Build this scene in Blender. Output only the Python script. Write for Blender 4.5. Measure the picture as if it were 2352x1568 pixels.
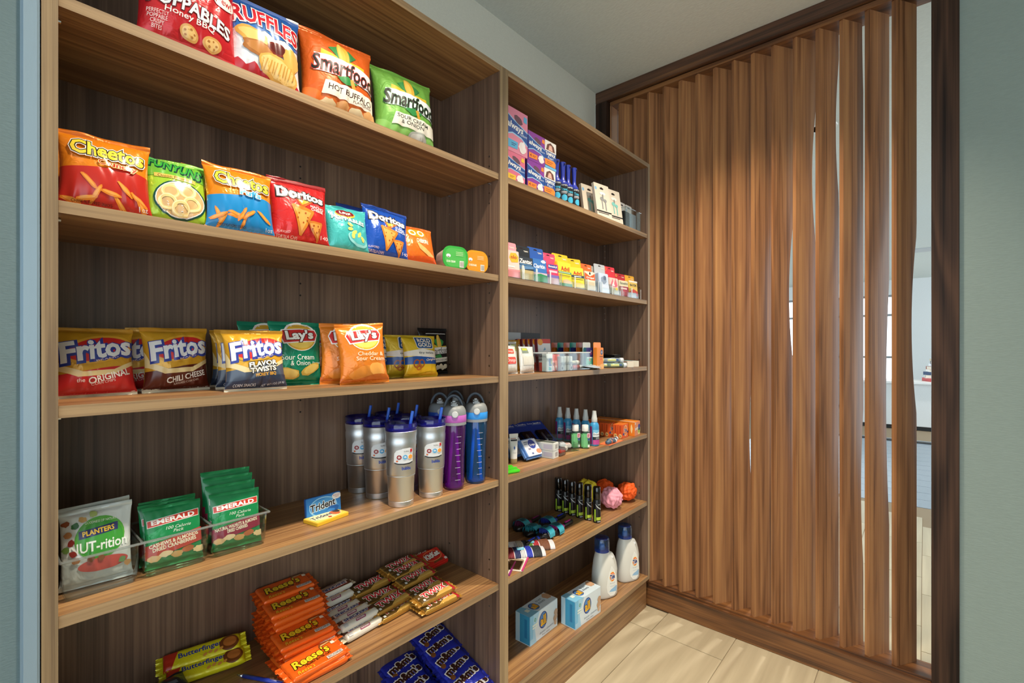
import bpy, bmesh, math, random
import numpy as np
from mathutils import Vector, Matrix, Euler
from mathutils.geometry import tessellate_polygon

for o in list(bpy.data.objects): bpy.data.objects.remove(o)
scn = bpy.context.scene
COL = scn.collection

# ---------------------------------------------------------------- camera, world, lights, exposure
cam_d = bpy.data.cameras.new('camera'); cam = bpy.data.objects.new('camera', cam_d); COL.objects.link(cam)
cam.location = (0, -1.0, 1.252)
cam.rotation_euler = (math.radians(90), 0, math.radians(-48.896))
cam_d.sensor_width = 36; cam_d.lens = 36 * 1085.4 / 2352
cam_d.shift_y = 14.0 / 2352; cam_d.clip_start = .02; cam_d.clip_end = 100
scn.camera = cam
scn.view_settings.view_transform = 'Standard'; scn.view_settings.look = 'None'
scn.view_settings.gamma = 1; scn.view_settings.use_curve_mapping = False
scn.view_settings.exposure = 0.12
scn.cycles.transparent_max_bounces = 32
W_ = bpy.data.worlds.new('daylight'); scn.world = W_; W_.use_nodes = True
bg = W_.node_tree.nodes['Background']; bg.inputs[0].default_value = (.80, .92, 1, 1); bg.inputs[1].default_value = 2.7
def spot(x, y, power, size=1.95, blend=1.0, col=(1, .86, .69), rad=.05):
    l = bpy.data.lights.new('downlight_lamp', 'SPOT'); l.energy = power; l.spot_size = size; l.spot_blend = blend
    l.color = col; l.shadow_soft_size = rad
    o = bpy.data.objects.new('downlight_lamp', l); COL.objects.link(o); o.location = (x, y, 2.575)
DOWNLIGHTS = [(.55, -.52), (1.62, -.52)]
for x, y in DOWNLIGHTS: spot(x, y, 175)
LOBBY = [(.3, -2.3), (1.5, -2.3), (3.4, -.53), (6.2, -1.7), (6.2, .6), (9.0, -1.6)]  # the deeper lobby lamps are unseen ones, added to brighten the lobby
for x, y in LOBBY: spot(x, y, 60 if x < 2 else 190 if x < 4 else 120, col=(1, .86, .69) if x < 2 else (1, .95, .88))

# ---------------------------------------------------------------- helpers
def lin(h):
    if not isinstance(h, str): return tuple(h) if len(h) == 4 else tuple(h) + (1,)
    h = h.lstrip('#')
    if len(h) == 3: h = ''.join(c * 2 for c in h)
    f = lambda c: c / 12.92 if c <= .04045 else ((c + .055) / 1.055) ** 2.4
    return tuple(f(int(h[i:i + 2], 16) / 255) for i in (0, 2, 4)) + (1,)
MC = {}
def nmat(name):
    m = bpy.data.materials.new(name); m.use_nodes = True
    nt = m.node_tree; return m, nt, nt.nodes['Principled BSDF']
def N(nt, t, **k):
    n = nt.nodes.new(t)
    for a, b in k.items(): setattr(n, a, b)
    return n
def mat(c, rough=.42, metal=0, kind='', coat=0):
    """plain / foil / paper material of one colour, with node noise for variation and fine relief"""
    key = (str(c), rough, metal, kind, coat)
    if key in MC: return MC[key]
    m, nt, b = nmat('%s_%s' % (kind or 'paint', str(c).strip('#')))
    col = lin(c)
    b.inputs['Roughness'].default_value = rough; b.inputs['Metallic'].default_value = metal
    b.inputs['Coat Weight'].default_value = coat; b.inputs['Coat Roughness'].default_value = .12
    L = nt.links.new
    if kind in ('foil', 'print', ''):
        b.inputs['Base Color'].default_value = col
    if kind == 'foil':
        tc = N(nt, 'ShaderNodeTexCoord'); n = N(nt, 'ShaderNodeTexNoise'); bp = N(nt, 'ShaderNodeBump')
        n.inputs['Scale'].default_value = 38; n.inputs['Detail'].default_value = 2; n.inputs['Distortion'].default_value = 1.2
        bp.inputs['Strength'].default_value = .35; bp.inputs['Distance'].default_value = .006
        L(tc.outputs['Object'], n.inputs[0]); L(n.outputs[0], bp.inputs['Height']); L(bp.outputs[0], b.inputs['Normal'])
    elif kind == 'wall':
        tc = N(nt, 'ShaderNodeTexCoord'); n = N(nt, 'ShaderNodeTexNoise'); mp = N(nt, 'ShaderNodeMapping'); bp = N(nt, 'ShaderNodeBump')
        mp.inputs['Scale'].default_value = (160, 60, 420)
        n.inputs['Scale'].default_value = 1; n.inputs['Detail'].default_value = 2
        L(tc.outputs['Object'], mp.inputs[0]); L(mp.outputs[0], n.inputs[0])
        r = N(nt, 'ShaderNodeMixRGB'); r.inputs[1].default_value = tuple(x * .90 for x in col[:3]) + (1,); r.inputs[2].default_value = tuple(min(1, x * 1.08) for x in col[:3]) + (1,)
        L(n.outputs[0], r.inputs[0]); L(r.outputs[0], b.inputs['Base Color'])
        bp.inputs['Strength'].default_value = .25; bp.inputs['Distance'].default_value = .002
        L(n.outputs[0], bp.inputs['Height']); L(bp.outputs[0], b.inputs['Normal'])
    elif kind == 'steel':
        b.inputs['Base Color'].default_value = col
        tc = N(nt, 'ShaderNodeTexCoord'); n = N(nt, 'ShaderNodeTexNoise'); mp = N(nt, 'ShaderNodeMapping'); rr = N(nt, 'ShaderNodeMapRange')
        mp.inputs['Scale'].default_value = (40, 40, 900); n.inputs['Scale'].default_value = 1
        L(tc.outputs['Object'], mp.inputs[0]); L(mp.outputs[0], n.inputs[0]); L(n.outputs[0], rr.inputs[0])
        rr.inputs[3].default_value = rough - .06; rr.inputs[4].default_value = rough + .08; L(rr.outputs[0], b.inputs['Roughness'])
        b.inputs['Anisotropic'].default_value = .6
    MC[key] = m; return m
def clear(c='#eef3f5', tint=.93, gloss=1.0, name='clear_plastic', body=0.):
    key = ('clear', c, tint, gloss, body)
    if key in MC: return MC[key]
    m = bpy.data.materials.new(name); m.use_nodes = True; nt = m.node_tree; nt.nodes.clear(); L = nt.links.new
    out = N(nt, 'ShaderNodeOutputMaterial'); tr = N(nt, 'ShaderNodeBsdfTransparent'); gl = N(nt, 'ShaderNodeBsdfGlossy'); mx = N(nt, 'ShaderNodeMixShader'); fr = N(nt, 'ShaderNodeLayerWeight'); fr.inputs[0].default_value = .5; pw = N(nt, 'ShaderNodeMath', operation='POWER'); pw.inputs[1].default_value = 3.5; ma = N(nt, 'ShaderNodeMath', operation='MULTIPLY_ADD'); ma.inputs[1].default_value = .75; ma.inputs[2].default_value = .045
    tr.inputs[0].default_value = tuple(x * tint for x in lin(c)[:3]) + (1,)
    gl.inputs['Roughness'].default_value = .06; nt.links.new(fr.outputs['Facing'], pw.inputs[0]); nt.links.new(pw.outputs[0], ma.inputs[0])
    ml = N(nt, 'ShaderNodeMath', operation='MULTIPLY', use_clamp=True); ml.inputs[1].default_value = gloss
    L(ma.outputs[0], ml.inputs[0]); L(ml.outputs[0], mx.inputs[0]); 
    if body:
        df = N(nt, 'ShaderNodeBsdfDiffuse'); tl = N(nt, 'ShaderNodeBsdfTranslucent'); ms = N(nt, 'ShaderNodeMixShader'); m2 = N(nt, 'ShaderNodeMixShader'); df.inputs[0].default_value = lin(c); tl.inputs[0].default_value = lin(c)
        ms.inputs[0].default_value = .5; L(df.outputs[0], ms.inputs[1]); L(tl.outputs[0], ms.inputs[2]); m2.inputs[0].default_value = body; L(tr.outputs[0], m2.inputs[1]); L(ms.outputs[0], m2.inputs[2]); L(m2.outputs[0], mx.inputs[1])
    else: L(tr.outputs[0], mx.inputs[1])
    L(gl.outputs[0], mx.inputs[2]); L(mx.outputs[0], out.inputs[0])
    MC[key] = m; return m
def wood(name, dark, mid, light, grain='z', rough=.38, fig=.5, fine=1.0, rnd=True, coat=.15, cw=1.0, spec=.5):
    m, nt, b = nmat(name); L = nt.links.new
    tc = N(nt, 'ShaderNodeTexCoord'); add = N(nt, 'ShaderNodeVectorMath', operation='ADD'); oi = N(nt, 'ShaderNodeObjectInfo')
    sc = N(nt, 'ShaderNodeVectorMath', operation='SCALE'); sc.inputs[0].default_value = (7.3, 5.1, 9.7)
    L(oi.outputs['Random'], sc.inputs['Scale']); L(tc.outputs['Object'], add.inputs[0])
    if rnd: L(sc.outputs[0], add.inputs[1])
    def mapped(al, ac):
        mp = N(nt, 'ShaderNodeMapping'); v = [ac] * 3; v['xyz'.index(grain)] = al
        mp.inputs['Scale'].default_value = v; L(add.outputs[0], mp.inputs[0]); return mp.outputs[0]
    n1 = N(nt, 'ShaderNodeTexNoise'); n1.inputs['Scale'].default_value = 1; n1.inputs['Detail'].default_value = 2.5; n1.inputs['Distortion'].default_value = .35
    L(mapped(.9, 9 * cw), n1.inputs[0])
    s1 = N(nt, 'ShaderNodeMath', operation='MULTIPLY'); s1.inputs[1].default_value = 34; L(n1.outputs[0], s1.inputs[0])
    s2 = N(nt, 'ShaderNodeMath', operation='SINE'); L(s1.outputs[0], s2.inputs[0])
    n2 = N(nt, 'ShaderNodeTexNoise'); n2.inputs['Scale'].default_value = 1; n2.inputs['Detail'].default_value = 5; n2.inputs['Roughness'].default_value = .65
    L(mapped(1.2 * fine, 120 * fine), n2.inputs[0])
    n3 = N(nt, 'ShaderNodeTexNoise'); n3.inputs['Scale'].default_value = 1; n3.inputs['Detail'].default_value = 2; L(mapped(.5, 14), n3.inputs[0])
    mx = N(nt, 'ShaderNodeMath', operation='MULTIPLY_ADD'); mx.inputs[1].default_value = .12 * fig; L(s2.outputs[0], mx.inputs[0]); L(n2.outputs[0], mx.inputs[2])
    mx2 = N(nt, 'ShaderNodeMath', operation='MULTIPLY_ADD'); mx2.inputs[1].default_value = .55; L(n3.outputs[0], mx2.inputs[0]); L(mx.outputs[0], mx2.inputs[2])
    mr = N(nt, 'ShaderNodeMapRange'); mr.inputs[1].default_value = .5; mr.inputs[2].default_value = 1.06; L(mx2.outputs[0], mr.inputs[0])
    cr = N(nt, 'ShaderNodeValToRGB'); e = cr.color_ramp.elements
    e[0].position = .08; e[0].color = lin(dark); e[1].position = .95; e[1].color = lin(light); x = e.new(.5); x.color = lin(mid)
    L(mr.outputs[0], cr.inputs[0]); L(cr.outputs[0], b.inputs['Base Color'])
    bp = N(nt, 'ShaderNodeBump'); bp.inputs['Strength'].default_value = .12; bp.inputs['Distance'].default_value = .001
    L(n2.outputs[0], bp.inputs['Height']); L(bp.outputs[0], b.inputs['Normal'])
    b.inputs['Roughness'].default_value = rough; b.inputs['Coat Weight'].default_value = coat; b.inputs['Coat Roughness'].default_value = .3; b.inputs['Specular IOR Level'].default_value = spec
    return m

def link(o, parent=None):
    COL.objects.link(o)
    if parent is not None: o.parent = parent
    return o
def mk(name, vs, fs, mats, parent=None, smooth=False, mi=None, nrm=None):
    me = bpy.data.meshes.new(name)
    vs = np.asarray(vs, dtype=float).reshape(-1, 3)
    if isinstance(fs, np.ndarray): fs = fs.tolist()
    me.from_pydata(vs.tolist(), [], fs)
    for m in (mats if isinstance(mats, (list, tuple)) else [mats]): me.materials.append(m)
    if mi is not None: me.polygons.foreach_set('material_index', np.asarray(mi, dtype=np.int32))
    if smooth: me.polygons.foreach_set('use_smooth', np.ones(len(me.polygons), dtype=bool))
    me.update()
    if nrm is not None: me.normals_split_custom_set_from_vertices(np.asarray(nrm).tolist())
    return link(bpy.data.objects.new(name, me), parent)
class MB:
    """collects simple shapes into one mesh"""
    def __init__(s): s.v = []; s.f = []; s.mi = []
    def add(s, v, f, k=0, M=None):
        o = len(s.v); v = [Vector(p) for p in v]
        if M is not None: v = [M @ p for p in v]
        s.v += [tuple(p) for p in v]; s.f += [[i + o for i in q] for q in f]; s.mi += [k] * len(f); return s
    def box(s, x0, y0, z0, x1, y1, z1, k=0, M=None):
        v = [(x, y, z) for z in (z0, z1) for y in (y0, y1) for x in (x0, x1)]
        return s.add(v, [(0, 2, 3, 1), (4, 5, 7, 6), (0, 1, 5, 4), (2, 6, 7, 3), (0, 4, 6, 2), (1, 3, 7, 5)], k, M)
    def rbox(s, x0, y0, z0, x1, y1, z1, r=.002, k=0, M=None):
        """box with chamfered edges"""
        bm = bmesh.new(); bmesh.ops.create_cube(bm, size=1)
        for v in bm.verts: v.co = ((v.co.x + .5) * (x1 - x0) + x0, (v.co.y + .5) * (y1 - y0) + y0, (v.co.z + .5) * (z1 - z0) + z0)
        bmesh.ops.bevel(bm, geom=list(bm.edges), offset=r, segments=2, affect='EDGES')
        bm.verts.index_update(); v = [tuple(p.co) for p in bm.verts]; f = [[q.index for q in p.verts] for p in bm.faces]; bm.free()
        return s.add(v, f, k, M)
    def lathe(s, prof, n=24, k=0, M=None, sx=1, sy=1):
        v = []; f = []; m = len(prof)
        for r, z in prof:
            for i in range(n): a = 2 * math.pi * i / n; v.append((r * math.cos(a) * sx, r * math.sin(a) * sy, z))
        for j in range(m - 1):
            for i in range(n): f.append((j * n + i, j * n + (i + 1) % n, (j + 1) * n + (i + 1) % n, (j + 1) * n + i))
        if prof[0][0] > 1e-5: f.append(tuple(range(n - 1, -1, -1)))
        if prof[-1][0] > 1e-5: f.append(tuple((m - 1) * n + i for i in range(n)))
        return s.add(v, f, k, M)
    def tube(s, pts, r, n=8, k=0, cap=True, M=None, flat=1.0):
        v = []; f = []; pts = [Vector(p) for p in pts]; up = None
        for i, p in enumerate(pts):
            t = (pts[min(i + 1, len(pts) - 1)] - pts[max(i - 1, 0)]).normalized()
            if up is None: up = t.orthogonal().normalized()
            a = t.cross(up).normalized(); up = a.cross(t).normalized()
            rr = r[i] if isinstance(r, (list, tuple)) else r
            for q in range(n): w = 2 * math.pi * q / n; v.append(p + a * rr * math.cos(w) + up * rr * flat * math.sin(w))
        for i in range(len(pts) - 1):
            for q in range(n): f.append((i * n + q, i * n + (q + 1) % n, (i + 1) * n + (q + 1) % n, (i + 1) * n + q))
        if cap: f.append(tuple(range(n - 1, -1, -1))); f.append(tuple((len(pts) - 1) * n + q for q in range(n)))
        return s.add(v, f, k, M)
    def prism(s, poly, y0, y1, k=0, M=None):
        """polygon in x,z extruded along y"""
        n = len(poly); v = [(x, y0, z) for x, z in poly] + [(x, y1, z) for x, z in poly]
        tri = tessellate_polygon([[Vector((x, z, 0)) for x, z in poly]])
        ar = sum(poly[i][0] * poly[(i + 1) % n][1] - poly[(i + 1) % n][0] * poly[i][1] for i in range(n))
        f = []
        for t in tri:
            a, b, c = [poly[i] for i in t]; ccw = (b[0] - a[0]) * (c[1] - a[1]) - (b[1] - a[1]) * (c[0] - a[0]) > 0
            t = tuple(t) if ccw else tuple(t)[::-1]
            f.append(t); f.append(tuple(i + n for i in t[::-1]))
        for i in range(n):
            j = (i + 1) % n; q = (i, i + n, j + n, j) if ar > 0 else (i, j, j + n, i + n); f.append(q)
        return s.add(v, f, k, M)
    def obj(s, name, mats, parent=None, smooth=False): return mk(name, s.v, s.f, mats, parent, smooth, s.mi)
def smooth_by_angle(o, deg=40):
    me = o.data; bm = bmesh.new(); bm.from_mesh(me); c = math.radians(deg)
    for f in bm.faces: f.smooth = True
    for e in bm.edges: e.smooth = len(e.link_faces) == 2 and e.calc_face_angle(0) < c
    bm.to_mesh(me); bm.free(); return o

def thing(name, label, cat, group=None, loc=(0, 0, 0), rot=(0, 0, 0)):
    o = bpy.data.objects.new(name, None); o.empty_display_size = .03; link(o); o.location = loc; o.rotation_euler = rot
    return tag(o, label, cat, group)
def tag(o, label, cat, group=None):
    o['label'] = label; o['category'] = cat
    if group: o['group'] = group
    return o
def struct(o): o['kind'] = 'structure'; return o
def place(o, x, y, z, yaw=0, lean=0, roll=0):
    o.location = (x, y, z); o.rotation_mode = 'XYZ'
    o.rotation_euler = (Matrix.Rotation(math.radians(yaw), 4, 'Z') @ Matrix.Rotation(math.radians(-lean), 4, 'X') @ Matrix.Rotation(math.radians(roll), 4, 'Y')).to_euler('XYZ')
    return o
def dup(root, label=None, group=None, cat=None):
    r = root.copy(); link(r)
    if label: r['label'] = label
    if group: r['group'] = group
    if cat: r['category'] = cat
    for ch in list(root.children):
        c = ch.copy(); link(c); c.parent = r
        for g in list(ch.children): d = g.copy(); link(d); d.parent = c
    return r

# ---------------------------------------------------------------- flat print: shapes and lettering laid onto a surface
TXT = {}
def text_tris(s, bold=0., shear=0.):
    key = (s, round(bold, 4), round(shear, 3))
    if key in TXT: return TXT[key]
    cu = bpy.data.curves.new('t', 'FONT'); cu.body = s; cu.size = 1; cu.shear = shear; cu.offset = bold; cu.resolution_u = 2
    cu.align_x = 'CENTER'; cu.fill_mode = 'FRONT'; cu.space_line = .85
    ob = bpy.data.objects.new('t', cu)
    me = ob.to_mesh(); me.calc_loop_triangles()
    v = np.empty(len(me.vertices) * 3); me.vertices.foreach_get('co', v); v = v.reshape(-1, 3)[:, :2].copy()
    t = np.empty(len(me.loop_triangles) * 3, dtype=np.int32); me.loop_triangles.foreach_get('vertices', t); t = t.reshape(-1, 3).copy()
    ob.to_mesh_clear(); bpy.data.objects.remove(ob); bpy.data.curves.remove(cu)
    TXT[key] = (v, t); return v, t
def poly_tris(p):
    p = np.asarray(p, float); t = tessellate_polygon([[Vector((a, b, 0)) for a, b in p]])
    return p, np.array([tuple(x) for x in t], dtype=np.int32).reshape(-1, 3)
def refine(v, t, h):
    for _ in range(14):
        a, b, c = v[t[:, 0]], v[t[:, 1]], v[t[:, 2]]
        e = np.stack([np.linalg.norm(b - a, axis=1), np.linalg.norm(c - b, axis=1), np.linalg.norm(a - c, axis=1)], 1)
        k = e.argmax(1); bad = e.max(1) > h
        if not bad.any() or len(t) > 9000: break
        tb = t[bad]; kb = k[bad]; r = np.arange(len(tb))
        i, j, o = tb[r, kb], tb[r, (kb + 1) % 3], tb[r, (kb + 2) % 3]
        key = np.stack([np.minimum(i, j), np.maximum(i, j)], 1); u, inv = np.unique(key, axis=0, return_inverse=True)
        nv = (v[u[:, 0]] + v[u[:, 1]]) / 2; m = len(v) + inv.reshape(-1); v = np.vstack([v, nv])
        t = np.vstack([t[~bad], np.stack([i, m, o], 1), np.stack([m, j, o], 1)])
    return v, t
def rotv(v, deg, c):
    a = math.radians(deg); R = np.array([[math.cos(a), math.sin(a)], [-math.sin(a), math.cos(a)]]); return (v - c) @ R + c
def art_shapes(art, W, H):
    """art in fractions of the face (x -.5...5, z 0..1) -> list of (part, colour, verts in metres, tris)"""
    out = []
    for ai, a in enumerate(art):
        k = a[0]; op = dict(a[-1] if isinstance(a[-1], dict) else {}); op['tid'] = ai
        part = op.get('part')
        if k == 'e':
            _, cx, cz, rx, rz, col = a[:6]; n = op.get('n', 28)
            p = np.array([(cx * W + rx * W * math.cos(q), cz * H + rz * H * math.sin(q)) for q in np.linspace(0, 2 * math.pi, n, endpoint=False)])
            v, t = poly_tris(p); c = np.array([cx * W, cz * H])
        elif k == 'o':   # ring
            _, cx, cz, rx, rz, th, col = a[:7]; n = 30; q = np.linspace(0, 2 * math.pi, n, endpoint=False)
            o = np.stack([cx * W + rx * W * np.cos(q), cz * H + rz * H * np.sin(q)], 1); i_ = np.stack([cx * W + (rx * W - th * W) * np.cos(q), cz * H + (rz * H - th * W) * np.sin(q)], 1)
            v = np.vstack([o, i_]); t = []
            for i in range(n): j = (i + 1) % n; t += [(i, j, n + j), (i, n + j, n + i)]
            t = np.array(t, dtype=np.int32); c = np.array([cx * W, cz * H])
        elif k == 'r':
            _, x0, z0, x1, z1, col = a[:6]; v, t = poly_tris([(x0 * W, z0 * H), (x1 * W, z0 * H), (x1 * W, z1 * H), (x0 * W, z1 * H)]); c = np.array([(x0 + x1) / 2 * W, (z0 + z1) / 2 * H])
        elif k == 'p':
            _, pts, col = a[:3]; v, t = poly_tris([(x * W, z * H) for x, z in pts]); c = v.mean(0)
        elif k == 't':
            _, s, cx, cz, w, h, col = a[:7]; part = part or 'lettering'
            bold = op.get('bold', .0); sh = op.get('shear', 0)
            v0, t0 = text_tris(s, bold, sh)
            lo, hi = v0.min(0), v0.max(0); sc = np.array([w * W, h * H]) / np.maximum(hi - lo, 1e-6); mid = (lo + hi) / 2
            c = np.array([cx * W, cz * H])
            for oc, off in list(op.get('out', [])) + [(col, 0)]:
                v, t = text_tris(s, bold + off, sh)
                dx, dz = op.get('drop', (0, 0)) if off and off == max(z for _, z in op['out']) else (0, 0)
                v = (v - mid) * sc + c + np.array([dx * W, dz * H])
                ar = op.get('arc', 0)
                if ar: v = v.copy(); v[:, 1] += ar * H * (((v[:, 0] - c[0]) / (w * W / 2)) ** 2)
                if op.get('taper'): v[:, 1] = c[1] + (v[:, 1] - c[1]) * (1 + op['taper'] * (v[:, 0] - c[0]) / (w * W / 2))
                if op.get('rot'): v = rotv(v, op['rot'], c)
                out.append((part, oc, v, t, op))
            continue
        if op.get('rot'): v = rotv(v, op['rot'], c)
        if op.get('clip', True): pass
        out.append((part or 'artwork', col, v, t, op))
    return out
def lay(parent, art, W, H, fn, h=.005, rough=.35, base=.00022, step=.00016, kind='print', clipx=None, stuff=False):
    """fn(px, pz) -> (P, Nrm) arrays; builds one child mesh per part name"""
    groups = {}; shapes = art_shapes(art, W, H)
    # shapes lying far apart on the face become parts of their own
    mg = .10 * max(W, H); bb = [(s[2].min(0) - mg / 2, s[2].max(0) + mg / 2) for s in shapes]; root_ = list(range(len(shapes)))
    def fnd(q):
        while root_[q] != q: q = root_[q]
        return q
    ix = [q for q, s in enumerate(shapes) if s[0] == 'artwork']
    for p_ in range(len(ix)):
        for q_ in range(p_):
            a_, b_ = ix[p_], ix[q_]
            if (bb[a_][0] < bb[b_][1]).all() and (bb[b_][0] < bb[a_][1]).all(): root_[fnd(a_)] = fnd(b_)
    for i, (part, col, v, t, op) in enumerate(shapes):
        if clipx is not None: v = np.column_stack([np.clip(v[:, 0], -clipx * W, clipx * W), np.clip(v[:, 1], .002 * H, .998 * H)])
        if h: v, t = refine(v, t, op.get('h', h))
        P, Nn = fn(v[:, 0], v[:, 1]); P = P + Nn * (base + step * i)
        g = groups.setdefault((part, op.get('tid')) if part in ('lettering', 'logo') else (part, fnd(i)), dict(v=[], f=[], n=[], m=[], mi=[], c=0))
        mt = mat(col, op.get('rough', rough), op.get('metal', 0), kind)
        if mt not in g['m']: g['m'].append(mt)
        # orient
        a, b, c = P[t[:, 0]], P[t[:, 1]], P[t[:, 2]]; fl = (np.cross(b - a, c - a) * Nn[t[:, 0]]).sum(1) < 0
        t = t.copy(); t[fl] = t[fl][:, ::-1]
        g['v'].append(P); g['n'].append(Nn); g['f'].append(t + g['c']); g['mi'] += [g['m'].index(mt)] * len(t); g['c'] += len(P)
    res = [mk(p[0], np.vstack(g['v']), np.vstack(g['f']), g['m'], parent, True, g['mi'], np.vstack(g['n'])) for p, g in groups.items()]
    for o in res:
        if stuff: o['kind'] = 'stuff'
    return res
def plane_fn(o, ux, uz):
    o, ux, uz = [np.array(q, float) for q in (o, ux, uz)]; n = np.cross(ux, uz)
    return lambda x, z: (o + np.outer(x, ux) + np.outer(z, uz), np.tile(n, (len(x), 1)))
def cyl_fn(R, z0=0, a0=-math.pi / 2, taper=None):
    def f(x, z):
        r = R if taper is None else np.interp(z + z0, [q[1] for q in taper], [q[0] for q in taper])
        a = a0 + x / (R if taper is None else R); n = np.stack([np.cos(a), np.sin(a), 0 * a], 1)
        return np.stack([r * np.cos(a), r * np.sin(a), z + z0], 1), n
    return f

# ---------------------------------------------------------------- room shell
LAM_V = wood('laminate_vertical', '#463429', '#6b5343', '#8a6f5a', 'z', .42, .35)
LAM_H = wood('laminate_horizontal', '#64442a', '#926b45', '#b88f5c', 'x', .40, .35)
EDGE_V = wood('lit_edge_band_vertical', '#735d45', '#9a815f', '#b59b76', 'z', .42, .3)  # edge bands paler than the laminate: light on front edges put into colour
EDGE_H = wood('lit_edge_band_horizontal', '#735d45', '#9a7e5c', '#b5976f', 'x', .42, .3)
WAL_V = wood('walnut_vertical', '#66422a', '#9c6c46', '#ba8857', 'z', .32, .5, .6, coat=.35, cw=1.5)
WAL_D = wood('walnut_dark_vertical', '#1f1611', '#38281f', '#50392b', 'z', .5, .9, .8, coat=0, spec=.15)
WAL_Y = wood('walnut_dark_horizontal', '#2f1f15', '#553726', '#75502f', 'y', .36, .9, .8, coat=.2)
WAL_S = wood('walnut_sill', '#3c2413', '#684122', '#8a5c32', 'y', .36, .9, .8, coat=.2)
PAINT = mat('#687b7e', .85, kind='wall'); VINYL = mat('#86958f', .8, kind='wall'); CEIL = mat('#dde4e0', .9, kind='wall'); SOFF = mat('#d9d8cb', .9, kind='wall'); WHITE = mat('#e6e9ea', .8, kind='wall')
def sbox(name, x0, y0, z0, x1, y1, z1, m, parent=None):
    o = MB().box(x0, y0, z0, x1, y1, z1).obj(name, m, parent)
    return o if parent else struct(o)
CH = 2.59
sbox('ceiling', -4, -4.5, CH, 14.5, 6, CH + .1, CEIL)
sbox('wall_shelving', .07, .306, 0, 2.165, .42, CH, SOFF)
sbox('wall_left', -1.2, .004, 0, .048, .42, CH, PAINT)
struct(MB().rbox(.048, -.003, 0, .0685, .10, CH, .003).obj('trim_1', mat('#8fa5b4', .38, .25, 'steel')))
sbox('wall_right', 2.178, -3.3, 0, 2.30, -1.0885, CH, VINYL)
sbox('wall_back', -.4, -3.42, 0, 2.30, -3.30, CH, SOFF)
# lobby beyond the screen
sbox('wall_lobby', 12.0, -4.5, 0, 12.15, -.75, CH, WHITE)
sbox('wall_lobby_top', 12.0, -.75, 2.30, 12.15, 6, CH, WHITE)
sbox('wall_lobby_side', 2.3, .42, 0, 2.42, 1.2, CH, WHITE)
wf = MB()
for y in (-.72, .35, 1.5, 2.7, 3.9): wf.box(12.02, y - .03, 0, 12.1, y + .03, 2.30)
for z in (.03, 1.06, 1.9, 2.28): wf.box(12.02, -.75, z - .02, 12.1, 6, z + .02)
win = struct(wf.obj('window_1', mat('#8d9296', .5)))
wg = MB().box(12.05, -.75, 0, 12.06, 6, 2.3).obj('window_glass', clear('#ffffff', .97, .5), win)
# floor: tiles one by one, joints recessed
GROUT = mat('#8d7d66', .9); sub = struct(MB().box(-4, -4.5, -.06, 14.5, 6, -.003).obj('floor', GROUT))
def tile_mat():
    m, nt, b = nmat('travertine_tile'); L = nt.links.new
    tc = N(nt, 'ShaderNodeTexCoord'); oi = N(nt, 'ShaderNodeObjectInfo'); ad = N(nt, 'ShaderNodeVectorMath', operation='ADD'); sc = N(nt, 'ShaderNodeVectorMath', operation='SCALE'); sc.inputs[0].default_value = (9, 7, 5)
    L(oi.outputs['Random'], sc.inputs['Scale']); L(tc.outputs['Object'], ad.inputs[0]); L(sc.outputs[0], ad.inputs[1])
    mp = N(nt, 'ShaderNodeMapping'); mp.inputs['Scale'].default_value = (1.3, 22, 1); L(ad.outputs[0], mp.inputs[0])
    n = N(nt, 'ShaderNodeTexNoise'); n.inputs['Scale'].default_value = 1; n.inputs['Detail'].default_value = 4; n.inputs['Distortion'].default_value = .4; L(mp.outputs[0], n.inputs[0])
    cr = N(nt, 'ShaderNodeValToRGB'); e = cr.color_ramp.elements; e[0].position = .3; e[0].color = lin('#a6997f'); e[1].position = .7; e[1].color = lin('#bfb397'); L(n.outputs[0], cr.inputs[0])
    L(cr.outputs[0], b.inputs['Base Color']); b.inputs['Roughness'].default_value = .32; return m
TILE = tile_mat()
tm = None
def tile(x, y, w=.6, d=.3):
    global tm
    if tm is None or w != .6:
        o = MB().rbox(.0012, .0012, -.01, w - .0012, d - .0012, 0, .0008).obj('floor_tile', TILE, sub)
        if w == .6: tm = o
    else: o = tm.copy(); link(o); o.parent = sub
    o.location = (x, y, 0); return o
offs = [1.98, 1.80, 1.61, 1.98, 1.78, 1.6]
for r in range(-1, 6):
    y0 = -.09 - .3 * r
    for k in range(-4, 5):
        x0 = offs[r % 6] + .6 * k
        if x0 > 4.3 or x0 < -.2: continue
        if r in (-1,) and x0 > 1.9: continue
        if r == -1: continue
        tile(x0, y0 - .3 + .3 * 0)
for k in range(-4, 1): tile(1.98 + .6 * k - .6 * 0, -.09, .6, .3) if k < 0 else tile(1.98, -.09, .18, .3)
plank = mat('#8b99a6', .25, kind='wall'); pm_ = None
for k in range(14):
    o = (MB().rbox(0, -2, -.01, .245, .8, 0, .001).obj('floor_plank', plank, sub) if pm_ is None else link(pm_.copy(), sub)); pm_ = pm_ or o
    o.location = (4.9 + .25 * k, 0, 0)

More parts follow.
